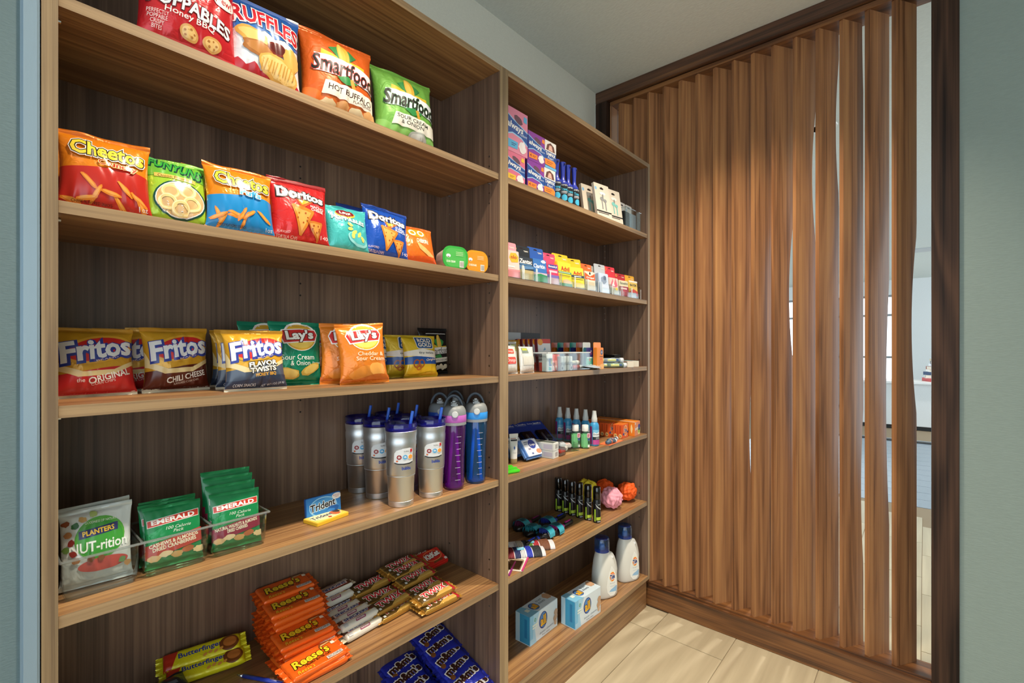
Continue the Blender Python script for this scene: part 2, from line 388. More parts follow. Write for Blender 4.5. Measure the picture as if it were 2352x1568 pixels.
# ---------------------------------------------------------------- built-in shelving
S1, S2, S3, S4, S5, S6 = 1.797, 1.479, 1.162, .838, .513, .156
LEVELS = [S1, S2, S3, S4, S5]
unit = thing('shelving_unit', 'tall built-in walnut laminate shelving with two open bays of stocked shelves', 'shelving')
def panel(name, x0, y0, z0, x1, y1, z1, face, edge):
    """panel whose front edge band has its lit tone painted in"""
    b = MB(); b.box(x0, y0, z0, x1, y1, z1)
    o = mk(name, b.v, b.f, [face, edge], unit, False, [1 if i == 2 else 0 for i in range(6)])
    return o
TOPZ = 2.136; BK = .279
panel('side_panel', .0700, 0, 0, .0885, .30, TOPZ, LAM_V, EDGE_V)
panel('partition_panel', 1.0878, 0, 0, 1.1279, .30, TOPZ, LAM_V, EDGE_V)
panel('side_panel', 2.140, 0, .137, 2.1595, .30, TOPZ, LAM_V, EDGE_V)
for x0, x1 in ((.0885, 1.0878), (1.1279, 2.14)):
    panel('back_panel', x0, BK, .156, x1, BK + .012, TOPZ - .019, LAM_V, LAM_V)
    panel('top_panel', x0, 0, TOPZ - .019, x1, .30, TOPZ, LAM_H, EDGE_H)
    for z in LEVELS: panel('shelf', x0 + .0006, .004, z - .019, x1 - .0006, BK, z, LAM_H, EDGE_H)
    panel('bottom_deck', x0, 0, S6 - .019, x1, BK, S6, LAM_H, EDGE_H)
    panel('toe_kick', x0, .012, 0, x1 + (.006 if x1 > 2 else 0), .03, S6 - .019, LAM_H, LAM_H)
pins = MB(); holes = MB()
for xs, sg in ((1.0878, -1), (2.14, -1), (.0885, 1), (1.1279, 1)):
    for yy in (.045, .235):
        for z in LEVELS:
            pins.lathe([(.0035, 0), (.0035, .007), (.0001, .0075)], 8, M=Matrix.Translation((xs, yy, z - .0225)) @ Matrix.Rotation(sg * math.pi / 2, 4, 'Y'))
            for dz in (-.085, -.053, .032, .064):
                holes.lathe([(.0028, 0), (.0028, .0006), (.0001, .0007)], 8, M=Matrix.Translation((xs, yy, z + dz)) @ Matrix.Rotation(sg * math.pi / 2, 4, 'Y'))
for xm in (.59, 1.28, 1.63):
    for z in LEVELS:
        for dz in (-.085, -.053): holes.lathe([(.0026, 0), (.0026, .0006), (.0001, .0007)], 8, 1, M=Matrix.Translation((xm, BK, z + dz)) @ Matrix.Rotation(math.pi / 2, 4, 'X'))
o = pins.obj('shelf_pins', mat('#c9ccd0', .25, 1), unit); o['kind'] = 'stuff'
o = holes.obj('pin_holes', [mat('#8f8b86', .3, 1), mat('#15110e', .6)], unit); o['kind'] = 'stuff'

# ---------------------------------------------------------------- slatted walnut screen
scr = thing('slat_screen', 'floor-to-ceiling walnut screen of angled vertical slats in a dark frame', 'screen', loc=(2.165, -.4, 0))
def spart(name, x0, y0, z0, x1, y1, z1, m, r=.002):
    o = MB().rbox(x0 - 2.165, y0 + .4, z0, x1 - 2.165, y1 + .4, z1, r).obj(name, m, scr); return o
YL, YR = .306, -1.0885
spart('header_beam', 2.165, YR + .0695, 2.530, 2.30, YL, CH, WAL_Y)
spart('post', 2.165, .240, 0, 2.30, YL, 2.530, WAL_D)
spart('post', 2.165, YR, 0, 2.30, -1.019, CH, WAL_D)
spart('sill_beam', 2.165, -1.019, 0, 2.30, .240, .098, WAL_S)
spart('sill_stop', 2.182, -1.019, .098, 2.292, .240, .106, WAL_S, .001)
spart('header_rail', 2.186, -1.019, 2.506, 2.292, .232, 2.527, WAL_S, .001)
spart('jamb_rail', 2.186, .222, .106, 2.292, .232, 2.506, WAL_V, .001)
slat_y = [.191 - .0785 * i for i in range(15)]
rs = random.Random(4)
# cut-outs of the rear edges: (height of the middle, half length, depth) per slat
cuts = [[(rs.uniform(.3, 2.2), rs.uniform(.3, .5), rs.uniform(.006, .010))] for _ in range(15)]
cuts[7] = [(.87, .29, .020)]; cuts[9] = [(1.48, .31, .025)]; cuts[10] = [(1.95, .27, .019)]; cuts[11] = [(2.12, .27, .016)]
cuts[12] = [(.71, .30, .012), (2.5, .25, .006)]; cuts[13] = [(1.05, .46, .016)]; cuts[14] = [(1.336, .33, .026)]
SL, ST = .1015, .0165
for i, y in enumerate(slat_y):
    zs = np.linspace(.106, 2.508, 46); V = []; F = []
    for z in zs:
        b = SL
        for (zc, hl, dp) in cuts[i]:
            q = (z - zc) / hl
            if abs(q) < 1: b -= dp * (1 - q * q) ** 1.0
        V += [(0, 0, z), (b, 0, z), (b, ST, z), (0, ST, z)]
    n = len(zs)
    for j in range(n - 1):
        for k in range(4): F.append((4 * j + k, 4 * j + (k + 1) % 4, 4 * j + 4 + (k + 1) % 4, 4 * j + 4 + k))
    F += [(3, 2, 1, 0), (4 * n - 4, 4 * n - 3, 4 * n - 2, 4 * n - 1)]
    o = mk('slat', V, F, WAL_V, scr)
    o.location = (2.19 - 2.165, y + .4 - ST, 0); o.rotation_euler = (0, 0, math.radians(-32.5))

# lobby furniture glimpsed through the gap
desk = thing('reception_desk', 'white reception desk in the bright lobby beyond the slatted screen', 'desk', loc=(9.4, -1.0, 0))
MB().rbox(0, -1.2, .06, .6, 1.0, .70, .004).obj('desk_body', WHITE, desk); MB().rbox(-.05, -1.25, .70, .66, 1.05, .735, .004).obj('desk_top', mat('#f2f3f2', .3), desk)
MB().rbox(.04, -1.16, 0, .56, .96, .06, .002).obj('plinth', mat('#26282a', .5), desk)
th = tag(MB().rbox(8.15, -3, 0, 8.27, 1, .012, .003).obj('floor_threshold', mat('#2b2d30', .5)), 'dark flat threshold strip across the lobby floor', 'threshold')
bk = [('#c9302c', -.02, .30, .05, 20), ('#e8e6e0', .01, .28, .045, -8), ('#27436b', -.01, .24, .05, 35), ('#efe9dd', .02, .24, .04, 10), ('#a23a2c', 0, .2, .045, -25), ('#e9ecef', .01, .17, .04, 12), ('#22355c', -.01, .15, .04, -5), ('#d8c8a8', 0, .12, .035, 30), ('#e4e6ea', 0, .1, .03, 5), ('#b8302a', 0, .07, .03, -20)]
zz = .735
for i, (c, dx, s, h, a) in enumerate(bk):
    b = tag(link(bpy.data.objects.new('book', None)), ['red', 'cream', 'navy', 'ivory', 'brick-red', 'pale grey', 'dark blue', 'tan', 'silver-grey', 'scarlet'][i] + ' book in the tapering stack on the lobby desk', 'book', 'stacked books on the lobby desk')
    b.location = (9.72 + dx, -1.13, zz); b.rotation_euler = (0, 0, math.radians(a))
    MB().box(-s / 2, -s * .36, .003, s / 2 - .004, s * .36 - .004, h - .003).obj('pages', mat('#efe8d8', .8), b)
    MB().box(-s / 2 - .003, -s * .38, 0, s / 2, s * .38, .003).box(-s / 2 - .003, -s * .38, h - .003, s / 2, s * .38, h).box(-s / 2 - .003, s * .36, .003, s / 2, s * .38, h - .003).obj('cover', mat(c, .5), b)
    zz += h
vent = tag(MB().rbox(8.4, -1.2, CH - .012, 8.7, -.9, CH, .003).obj('ceiling_vent', mat('#c4c9cc', .5)), 'small square ceiling vent in the bright lobby', 'vent')
for x, y in DOWNLIGHTS + LOBBY:
    d = thing('downlight', 'unseen round ceiling downlight lighting the lobby beyond the screen' if x > 2.2 else 'recessed round ceiling downlight above the shelving' if y > -1 else 'recessed round ceiling downlight by the rear wall', 'light', 'ceiling downlights', (x, y, CH))
    MB().lathe([(.055, -.006), (.078, -.006), (.082, 0), (.055, 0), (.055, -.006)], 32).obj('trim_ring', mat('#e8e8e4', .4), d)

# ---------------------------------------------------------------- generators
def bag_surface(W, H, T, seed, c, wr):
    r = np.random.RandomState(seed); ks = r.uniform(9, 22, 5); ph = r.uniform(0, 6.3, 5); am = r.uniform(.3, 1, 5)
    kb = r.uniform(9, 22, 5); pb = r.uniform(0, 6.3, 5)
    cr = [(r.uniform(-.8, .8), r.uniform(.15, .9), r.uniform(-.9, .9), r.uniform(.05, .10), r.uniform(.4, 1) * r.choice([-1, 1])) for _ in range(7)]
    top_tilt = r.uniform(-.02, .02)
    def fn(px, pz, side=-1):
        u = np.clip(px / (W / 2), -1, 1); v = np.clip(pz / H, 0, 1)
        vi = np.clip((v - c) / (1 - 2 * c), 0, 1)
        p = np.sin(math.pi * vi ** .86) ** .55; q = np.sqrt(np.maximum(0, 1 - np.abs(u) ** 2.3))
        t = T / 2 * p * q
        w = sum(am[i] * np.sin(ks[i] * u * 1.2 + ph[i]) for i in range(5)) * np.exp(-((1 - vi) / .17)) + sum(am[i] * np.sin(kb[i] * u * 1.2 + pb[i]) for i in range(5)) * np.exp(-(vi / .20))
        w = w * .0013
        for (u0, v0, sl, sg, a) in cr:
            d = ((u - u0) * .5 + (v - v0) * sl) / math.hypot(.5, sl); l = np.hypot((u - u0) * .5, v - v0)
            w = w + a * .0016 * np.exp(-(d / sg) ** 2) * np.exp(-(l / .25) ** 2)
        w = w * wr * (T / .045) * np.minimum(1, p * 1.6) * q
        x = W / 2 * u * (1 - .30 * (T / W) * p * (1 - .25 * np.abs(u)))
        z = H * v + top_tilt * px * vi - T * .12 * p * 0
        y = side * (t + w * (1 if side < 0 else .4))
        # the loose seals swing back a little
        y = y + .10 * H * np.maximum(0, v - (1 - c)) * 1.5 + .2 * H * np.maximum(0, c - v)
        return np.stack([x, y, z], -1)
    return fn
def surf_fn(f, h=.0015):
    def g(px, pz):
        P = f(px, pz); A = f(px + h, pz) - f(px - h, pz); B = f(px, pz + h) - f(px, pz - h)
        n = np.cross(A, B); n /= np.maximum(np.linalg.norm(n, axis=1, keepdims=True), 1e-9); n[n[:, 1] > 0] *= -1
        return P, n
    return g
def grid_faces(nu, nv, flip=False):
    F = []
    for j in range(nv):
        for i in range(nu):
            a = j * (nu + 1) + i; q = (a, a + 1, a + nu + 2, a + nu + 1); F.append(q[::-1] if flip else q)
    return F
def bag(label, W, H, T, col, art, seed=1, name='chip_bag', cat='snack bag', group=None, c=.06, wr=1.0, seal=None, rough=.24, back=None, res=1.0, sealb=None):
    root = thing(name, label, cat, group); f = bag_surface(W, H, T, seed, c, wr)
    nu, nv = int(34 * res), int(40 * res)
    U, V = np.meshgrid(np.linspace(-1, 1, nu + 1) ** 1, np.linspace(c, 1 - c, nv + 1)); u = np.sin(U * math.pi / 2).ravel() * W / 2; v = V.ravel() * H
    Pf, Pb = f(u, v, -1), f(u, v, 1)
    vs = np.vstack([Pf, Pb]); fs = grid_faces(nu, nv) + [[i + len(Pf) for i in q] for q in grid_faces(nu, nv, True)]
    body = mk('bag_body', vs, fs, mat(col, rough, .15, 'foil'), root, True)
    for nm, v0, v1, sc in (('top_seal', 1 - c, 1, seal or col), ('bottom_seal', 0, c, sealb or seal or col)):
        m = 9; nn = 30; uu, vv = np.meshgrid(np.linspace(-1, 1, nn + 1) * W / 2, np.linspace(v0, v1, m + 1) * H); P = f(uu.ravel(), vv.ravel(), -1)
        rs_ = np.random.RandomState(seed + 7); k1, k2 = rs_.uniform(2, 5, 2); a1 = rs_.uniform(0, 6, 2)
        tt = (vv.ravel() / H - v0) / (v1 - v0); tt = tt if nm == 'top_seal' else 1 - tt
        P[:, 1] += .0006 * np.sin(vv.ravel() / (.0016) ) + tt * (.0022 * np.sin(k1 * uu.ravel() / (W / 2) + a1[0]) + .001 * np.sin(k2 * 2.3 * uu.ravel() / (W / 2) + a1[1]))
        B = P.copy(); B[:, 1] += .0009
        mk(nm, np.vstack([P, B]), grid_faces(nn, m) + [[i + len(P) for i in q] for q in grid_faces(nn, m, True)], mat(sc, .3, .25, 'foil'), root, True)
    if art: lay(root, art, W, H, surf_fn(f), h=.0045 if W < .15 else .006, rough=rough + .02, clipx=.497, base=.0007, step=.00014)
    return root
def bar(label, L, D, T, col, art, p=2.6, name='candy_bar', cat='candy', group=None, endcol=None, humps=0, rough=.26, seed=1, fin=.011, e=6, metal=.1):
    root = thing(name, label, cat, group); r = np.random.RandomState(seed); ph = r.uniform(0, 6, 4)
    def f(px, pz, side=1):
        u = np.clip(px / (L / 2), -1, 1); v = np.clip(pz / D * 2 - 1, -1, 1)
        g = np.maximum(0, 1 - np.abs(v) ** p) ** (1 / p)
        if humps: g = g * (1 - .35 * np.exp(-(v / .16) ** 2))
        eu = np.maximum(0, 1 - np.abs(u) ** e) ** .5
        w = .0009 * (np.sin(14 * u + ph[0]) * np.abs(u) ** 3 + .6 * np.sin(9 * v + 5 * u + ph[1]) * np.abs(u) ** 2) * g
        z = T / 2 + side * (T / 2 * g * eu * (1 if side > 0 else .95) + w * (side > 0))
        return np.stack([px * 1.0, D / 2 * v * (1 - .06 * np.abs(u) ** 6), z], -1)
    nu, nv = 22, 16; U, V = np.meshgrid(np.sin(np.linspace(-1, 1, nu + 1) * math.pi / 2) * L / 2, (np.sin(np.linspace(-1, 1, nv + 1) * math.pi / 2) + 1) / 2 * D)
    A, B = f(U.ravel(), V.ravel(), 1), f(U.ravel(), V.ravel(), -1)
    mk('wrapper', np.vstack([A, B]), grid_faces(nu, nv) + [[i + len(A) for i in q] for q in grid_faces(nu, nv, True)], mat(col, rough, metal, 'foil'), root, True)
    for sg in (-1, 1):
        n = 18; vs = []; fs = []
        for i in range(n + 1):
            y = D * .94 * (i / n - .5); zz = T / 2 + .0012 * math.sin(i * 1.1 + ph[2] + sg)
            vs += [(sg * (L / 2 - .001), y, T / 2), (sg * (L / 2 + fin * .5), y, zz + .0008 * (i % 2)), (sg * (L / 2 + fin + (.0018 if i % 2 else 0)), y, zz)]
        for i in range(n):
            for k in range(2): a = 3 * i + k; q = (a, a + 1, a + 4, a + 3); fs.append(q if sg > 0 else q[::-1])
        mk('end_seal', vs, fs, mat(endcol or col, .3, .2, 'foil'), root)
    def top(px, pz, h=.001):
        P = f(px, pz); A_ = f(px + h, pz) - f(px - h, pz); B_ = f(px, pz + h) - f(px, pz - h); n_ = np.cross(A_, B_); n_ /= np.maximum(np.linalg.norm(n_, axis=1, keepdims=True), 1e-9); n_[n_[:, 2] < 0] *= -1
        return P, n_
    if art: lay(root, art, L, D, top, h=.004, rough=rough + .04, clipx=.49, base=.0004)
    return root
def carton(label, W, D, H, cols, arts, name='carton', cat='box', group=None, r=.0012, rough=.45):
    """cols: (front, left, top[, right]) colours"""
    root = thing(name, label, cat, group)
    b = MB().rbox(-W / 2, -D / 2, 0, W / 2, D / 2, H, r)
    cs = list(cols) + [cols[1]] * (4 - len(cols)); mats_ = [mat(c, rough, 0, '') for c in cs]; mi = []
    V = b.v
    for f in b.f:
        P = [Vector(V[i]) for i in f]; n = (P[1] - P[0]).cross(P[2] - P[1]).normalized()
        mi.append(0 if abs(n.y) > .7 else (2 if abs(n.z) > .7 else (1 if n.x < 0 else 3)))
    mk('carton_body', V, b.f, mats_, root, False, mi)
    for face, art in arts.items():
        if face == 'front': fn, w, h = plane_fn((0, -D / 2, 0), (1, 0, 0), (0, 0, 1)), W, H
        elif face == 'left': fn, w, h = plane_fn((-W / 2, 0, 0), (0, -1, 0), (0, 0, 1)), D, H
        elif face == 'right': fn, w, h = plane_fn((W / 2, 0, 0), (0, 1, 0), (0, 0, 1)), D, H
        elif face == 'top': fn, w, h = plane_fn((0, -D / 2, H), (1, 0, 0), (0, 1, 0)), W, D
        lay(root, art, w, h, fn, h=0, rough=rough, base=.0002, step=.00008, clipx=.498)
    return root
def rrect(w, h, r, n=4, cx=0, cz=0):
    p = []
    for (x, z, a0) in ((w / 2 - r, h - r, 0), (-w / 2 + r, h - r, 90), (-w / 2 + r, r, 180), (w / 2 - r, r, 270)):
        for i in range(n + 1): a = math.radians(a0 + 90 * i / n); p.append((cx + x + r * math.cos(a), cz + z + r * math.sin(a)))
    return p
def star(cx, cz, r1, r2, n=9, ph=0): return [(cx + (r1 if i % 2 else r2) * math.cos(ph + math.pi * i / n), cz + (r1 if i % 2 else r2) * math.sin(ph + math.pi * i / n)) for i in range(2 * n)]
def blob(cx, cz, rx, rz, seed=0, n=16, j=.18):
    r = random.Random(seed); return [(cx + rx * (1 + r.uniform(-j, j)) * math.cos(2 * math.pi * i / n), cz + rz * (1 + r.uniform(-j, j)) * math.sin(2 * math.pi * i / n)) for i in range(n)]
def wave(z0, z1, a=.02, k=2.0, ph=0, n=14, top=None):
    """band between a wavy upper line and z0"""
    up = [(x, z1 + a * math.sin(k * math.pi * x + ph)) for x in np.linspace(.5, -.5, n)]
    return [(-.5, z0), (.5, z0)] + up

# ================================================================ LEFT BAY
W8 = '#f4f2ec'; BLK = '#14110f'
# ---- top shelf: four large bags
def corn(cx, cz, s):
    return [('p', [(cx - .05 * s, cz - .02), (cx - .30 * s, cz + .05), (cx - .33 * s, cz - .06), (cx - .02, cz - .14)], '#e2c233'), ('p', [(cx + .05 * s, cz - .02), (cx + .32 * s, cz + .0), (cx + .3 * s, cz - .13), (cx, cz - .14)], '#dcba2c'),
            ('p', [(cx - .05 * s, cz + .16), (cx - .20 * s, cz + .10), (cx - .08 * s, cz - .04)], '#2f8a44'), ('p', [(cx + .08 * s, cz + .15), (cx + .2 * s, cz + .08), (cx + .06 * s, cz - .04)], '#2b7d3d'),
            ('e', cx, cz + .06, .085 * s, .17, '#d8ab3a'), ('e', cx - .02 * s, cz + .07, .05 * s, .14, '#e6c25a')]
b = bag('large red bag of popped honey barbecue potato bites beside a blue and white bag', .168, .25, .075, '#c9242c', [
    ('r', -.5, .0, .5, .10, '#e0464c'), ('e', .05, .56, .27, .085, '#e8b52e'), ('e', .05, .56, .21, .06, '#f3d76a'),  # pinker band along the foot is a highlight painted into the artwork
    ('t', 'POPPABLES', .0, .345, .86, .10, '#e9edf0', {'bold': .03, 'out': [('#5a1216', .045)], 'arc': -.03, 'rot': -7, 'part': 'logo'}),
    ('t', 'Honey BBQ', -.02, .262, .52, .055, W8, {'rot': -5, 'bold': .01}),
    ('e', .35, .52, .13, .06, W8), ('t', 'New!', .35, .52, .19, .06, '#c3222b', {'bold': .01}),
    ('t', 'PERFECTLY\nPOPPABLE\nCRISPY\nBITES', -.335, .19, .20, .13, '#f3d9d6', {'bold': .005}),
    ] + [q for cx, cz, r in ((-.03, .165, -20), (.21, .15, 12)) for q in [('e', cx, cz, .10, .052, '#d9a35a', {'rot': r}), ('e', cx, cz, .075, .038, '#ecc57f', {'rot': r})] + [('e', cx + .05 * math.cos(i * 1.3), cz + .025 * math.sin(i * 1.3), .012, .007, '#b5783a') for i in range(5)]], 3, rough=.27)
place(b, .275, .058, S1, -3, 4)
b = bag('large blue and white ridged potato chip bag with red lettering', .152, .190, .07, '#eceef2', [
    ('p', wave(.62, 1.0, 0, 1), '#1d58a6'), ('p', [(-.5, .52), (-.35, .58), (-.2, .52), (-.05, .59), (.1, .53), (.25, .58), (.4, .52), (.5, .55), (.5, .66), (-.5, .66)], '#2a6db8'),
    ('p', [(-.5, .02), (.5, .02), (.5, .13)] + [(.5 - .1 * i, .10 + (.05 if i % 2 else 0) + .008 * i) for i in range(11)], '#c32a36'),
    ('t', 'RUFFLES', 0, .735, .94, .22, '#c8202f', {'bold': .03, 'out': [('#15336b', .09), ('#f2f2f2', .05)], 'rot': -3, 'arc': -.03, 'part': 'logo'}),
    ('p', blob(-.20, .475, .24, .10, 3), '#d8a44e', {'rot': -18}), ('p', blob(-.20, .485, .19, .07, 4), '#ecc572', {'rot': -18}),
    ('p', blob(-.13, .345, .26, .09, 5), '#a5672f', {'rot': -12}), ('p', blob(-.12, .355, .19, .06, 6), '#bb7d3e', {'rot': -12}),
    ('e', .12, .42, .15, .075, '#7a2c20'), ('e', .12, .425, .12, .055, '#5c1d17'), ('p', blob(.33, .38, .13, .13, 7), '#dcae58'),
    ('p', blob(.14, .21, .31, .13, 8, 20, .08), '#dfae55', {'rot': -14}), ('p', blob(.14, .215, .27, .10, 9, 20, .08), '#efcb7d', {'rot': -14})]
    + [('r', -.1 + .05 * i, .16, -.085 + .05 * i, .28, '#cf9c45', {'rot': -14}) for i in range(10)], 5, rough=.27)
place(b, .412, .055, S1, -4, 6)
def smartfood(seed, base, deep, sub, lab, subcol):
    art = [('p', wave(.02, .20, .03, 3), deep)] + corn(.02, .66, 1) + [
        ('p', [(-.40, .42), (.46, .38), (.47, .60), (-.38, .64)], '#e9edf2'),
        ('t', 'Smartfood', .03, .51, .90, .20, BLK, {'shear': .18, 'bold': .012, 'rot': -3, 'out': [(subcol, .03)], 'part': 'logo'}),
        ('t', 'POPCORN', .27, .405, .30, .03, '#4a4a4c'), ('p', [(-.12, .40), (.05, .43), (.2, .38), (.02, .33)], '#2f8a44'), ('r', .1, .30, .15, .42, '#c9952e', {'rot': 20}),
        ('p', [(-.30, .19), (.46, .16), (.46, .31), (-.26, .33)], '#efe9d9')]
    art += sub
    return bag(lab, .185, .208, .085, base, art, seed, rough=.44)
b = smartfood(8, '#d9611c', '#e8762c', [('t', 'HOT BUFFALO', .10, .255, .64, .06, '#3a1a10', {'bold': .012, 'rot': -3}), ('t', 'FLAVORED', .28, .20, .28, .025, '#6a4a38')] + [('p', blob(-.20 + .2 * i, .10 + .02 * (i % 2), .10, .05, 20 + i), ['#eed9a8', '#e2a666', '#f1e0b4', '#e8b070'][i]) for i in range(4)], 'large orange popcorn bag with an ear of corn on a white label', '#c23a2a')
place(b, .583, .06, S1, -6, 7)
b = smartfood(11, '#74b24a', '#8cc763', [('t', 'SOUR CREAM\n& ONION', .04, .255, .56, .095, '#2a2a22', {'bold': .01, 'rot': -3}), ('e', .15, .10, .17, .075, '#b9bcb2'), ('e', .15, .105, .13, .05, '#d9dbd2')], 'large pale green popcorn bag with an ear of corn on a white label', '#2b6a34')
place(b, .778, .062, S1, -8, 8)
b = bag('green popcorn bag tucked behind the blue and white chip bag', .12, .17, .04, '#7aa238', [('t', 'Smartfood', .0, .5, .8, .2, BLK, {'shear': .18})], 12); place(b, .475, .175, S1, 0, 4)

# ---- second shelf: small chip bags
def puffs(n, seed, z0=.05, z1=.4, c=('#e98a2a', '#f2a748')):
    r = random.Random(seed); a = []
    for i in range(n):
        x, z, t = r.uniform(-.38, .40), r.uniform(z0, z1), r.uniform(-70, 70)
        a += [('p', blob(x, z, .13, .026, seed + i, 12, .15), c[0], {'rot': t}), ('p', blob(x, z + .006, .10, .014, seed + i + 50, 12, .15), c[1], {'rot': t})]
    return a
LOGO_Y = dict(bold=.03, out=[('#f6f3e8', .085), ('#1a120c', .045)], part='logo')
def cheetos(seed, low, sub, subcol, subout, lab, sd):
    art = [('p', wave(.05, .50, .025, 1.4, .4), low)] + puffs(9, sd) + [
        ('t', 'Cheetos', .02, .715, .80, .20, '#f3d83e', dict(LOGO_Y, rot=-2, arc=.015)),
        ('t', sub, .12, .545, .44 if len(sub) > 5 else .32, .085, subcol, dict(bold=.03, out=[(subout, .07)], rot=-3)),
        ('t', 'CHEESE FLAVORED SNACKS', -.15, .09, .42, .022, '#2b130c'), ('t', '1oz', .40, .10, .10, .045, '#e8ded2')]
    return bag(lab, .126, .142, .05, '#ee8a1c', art, seed, seal='#d9741a')
b = cheetos(21, '#bf2a20', 'Crunchy', '#c8371d', '#f7e39a', 'orange and red bag of crunchy cheese curls against the left side panel', 31); place(b, .152, .045, S2, -4, 13)
d = dup(b, 'second orange and red cheese curl bag half hidden behind the first one'); place(d, .152, .125, S2, 3, 6); d.scale = (1, .62, 1)
b = bag('lime green bag of onion flavored rings with an oval picture', .104, .135, .045, '#a6cf3a', [
    ('p', wave(.66, .97, .01, 2), '#6db33a'), ('t', 'FUNYUNS', .0, .84, .84, .17, '#3aa53f', {'bold': .03, 'out': [('#0e3d34', .06)], 'rot': -14, 'part': 'logo', 'drop': (.012, -.012)}),
    ('p', [(-.36, .70), (.30, .66), (.30, .60), (-.36, .64)], '#e4bd5c'), ('t', 'Onion Flavored', -.03, .65, .56, .045, '#5a3a14', {'rot': -3}),
    ('e', .04, .33, .43, .265, '#0e4a3c'), ('e', .04, .33, .40, .245, W8), ('e', .04, .33, .385, .232, '#d9b177')]
    + [q for i, (x, z) in enumerate([(-.12, .42), (.15, .45), (.22, .28), (-.17, .27), (.04, .20)]) for q in (('o', x, z, .155, .105, .055, '#ecd28a'), ('o', x, z + .008, .145, .10, .02, '#f7e6b0'))] + [('t', '1 1/4oz', .40, .06, .13, .04, '#38502a')], 23, seal='#7ebf3f')
place(b, .254, .048, S2, -6, 16)
b = cheetos(25, '#1d86c6', 'Puffs', '#39a9dc', '#f3efe2', 'orange and blue cheese puff bag standing in front of its twins', 47); place(b, .357, .030, S2, -5, 12)
d = dup(b, 'middle orange and blue cheese puff bag, just behind the front one', 'blue cheese puff bags'); place(d, .338, .095, S2, -2, 8); d.scale = (1, .62, 1)
d = dup(b, 'rearmost orange and blue cheese puff bag leaning on the back panel', 'blue cheese puff bags'); place(d, .328, .165, S2, 2, 6); d.scale = (1, .62, 1)
def tri(cx, cz, s, rot, c1, c2):
    return [('p', [(cx - s, cz + s * .9), (cx - s * .8, cz + s), (cx + s, cz + s * .75), (cx + s * 1.05, cz + s * .6), (cx + .05 * s, cz - s * 1.2), (cx - .12 * s, cz - s * 1.15)], c1, {'rot': rot}),
            ('p', [(cx - s * .75, cz + s * .75), (cx + s * .75, cz + s * .55), (cx, cz - s * .9)], c2, {'rot': rot})] + [('e', cx + s * .45 * math.cos(i * 2.4), cz + .1 * s + s * .4 * math.sin(i * 2.4), .014, .012, '#a8501a') for i in range(6)]
def doritos(seed, base, dark, sub, lab, name2, W=.13, H=.15):
    art = [('p', wave(.90, .985, 0, 1), dark), ('p', [(-.14, .69), (-.02, .50), (.36, .735), (-.02, .60)], '#e5642a'), ('p', [(-.11, .68), (-.02, .55), (.30, .715), (-.015, .62)], '#f2b23c'),
           ('t', 'Doritos', .0, .72, .82, .15, W8, {'bold': .04, 'out': [('#241a18', .075)], 'rot': -4, 'taper': -.15, 'part': 'logo'}),
           ('t', sub, .27, .535, .26, .085, W8, {'bold': .015, 'rot': -3})] + tri(-.02, .35, .20, -4, '#cf7f2c', '#e6a452') + tri(.22, .22, .13, 10, '#c9762a', '#e09a48') + [
           ('t', 'FLAVORED', -.32, .14, .2, .03, '#e9cfc9'), ('t', 'TORTILLA CHIPS', -.26, .085, .34, .03, '#e9cfc9'), ('t', '140', .38, .13, .14, .05, '#f2dcd6')]
    return bag(lab, W, H, .05, base, art, seed, seal=dark)
b = doritos(27, '#cf2a2c', '#8e1b20', 'NACHO\nCHEESE', 'red tortilla chip bag with a dark red crimped top', 'n'); place(b, .482, .040, S2, -4, 10)
d = dup(b, 'second red tortilla chip bag peeking out behind the first'); place(d, .455, .115, S2, 3, 5); d.scale = (1, .62, 1)
b = bag('small teal bag of popped potato snacks beside a red bag', .108, .118, .042, '#46b7b6', [
    ('e', -.06, .80, .24, .10, '#e0b53a'), ('e', -.06, .82, .22, .08, '#7e1d24'), ('t', "Lays", -.06, .82, .26, .085, W8, {'bold': .03, 'part': 'logo'}),
    ('t', 'POPPABLES', .0, .665, .80, .09, '#d8f0ec', {'bold': .03, 'out': [('#2b7b80', .05)], 'rot': -6}),
    ('e', .18, .26, .26, .12, '#8fd3d3', {'rot': -20}), ('e', .18, .28, .22, .09, '#55bcbd', {'rot': -20})] + [('p', blob(x, z, .07, .035, 60 + i), '#e6d064', {'rot': 30 * i}) for i, (x, z) in enumerate([(.0, .46), (.1, .40), (.22, .36), (.06, .33), (.3, .28), (.0, .55)])], 29)
place(b, .600, .045, S2, -6, 13)
b = doritos(31, '#1b4fb0', '#163c8c', 'COOL\nRANCH', 'blue tortilla chip bag leaning right beside the teal bag', 'c', .128, .142); place(b, .700, .038, S2, -7, 14, 5)
d = dup(b, 'second blue tortilla chip bag hidden behind the front blue one'); place(d, .672, .105, S2, 0, 7); d.scale = (1, .62, 1)
b = bag('small orange cheddar chip bag next to the round snack cups', .112, .112, .045, '#ec7424', [
    ('e', -.02, .76, .26, .13, '#d8901f'), ('o', -.14, .76, .10, .09, .04, '#f6ead0'), ('o', .10, .76, .10, .09, .04, '#f6ead0'), ('t', 'CHEDDAR', .1, .53, .36, .11, '#f7e4c4', {'bold': .02, 'rot': -4}), ('p', [(-.1, .5), (.1, .40), (.42, .2), (.36, .12), (-.02, .33)], '#f4b068'), ('p', wave(.05, .16, .02, 2), '#d9571a')], 33, seal='#d9641e')
place(b, .803, .038, S2, -9, 17)
d = dup(b, 'orange chip bag partly hidden behind its twin by the snack cups'); place(d, .785, .095, S2, -4, 6); d.scale = (1, .62, 1)
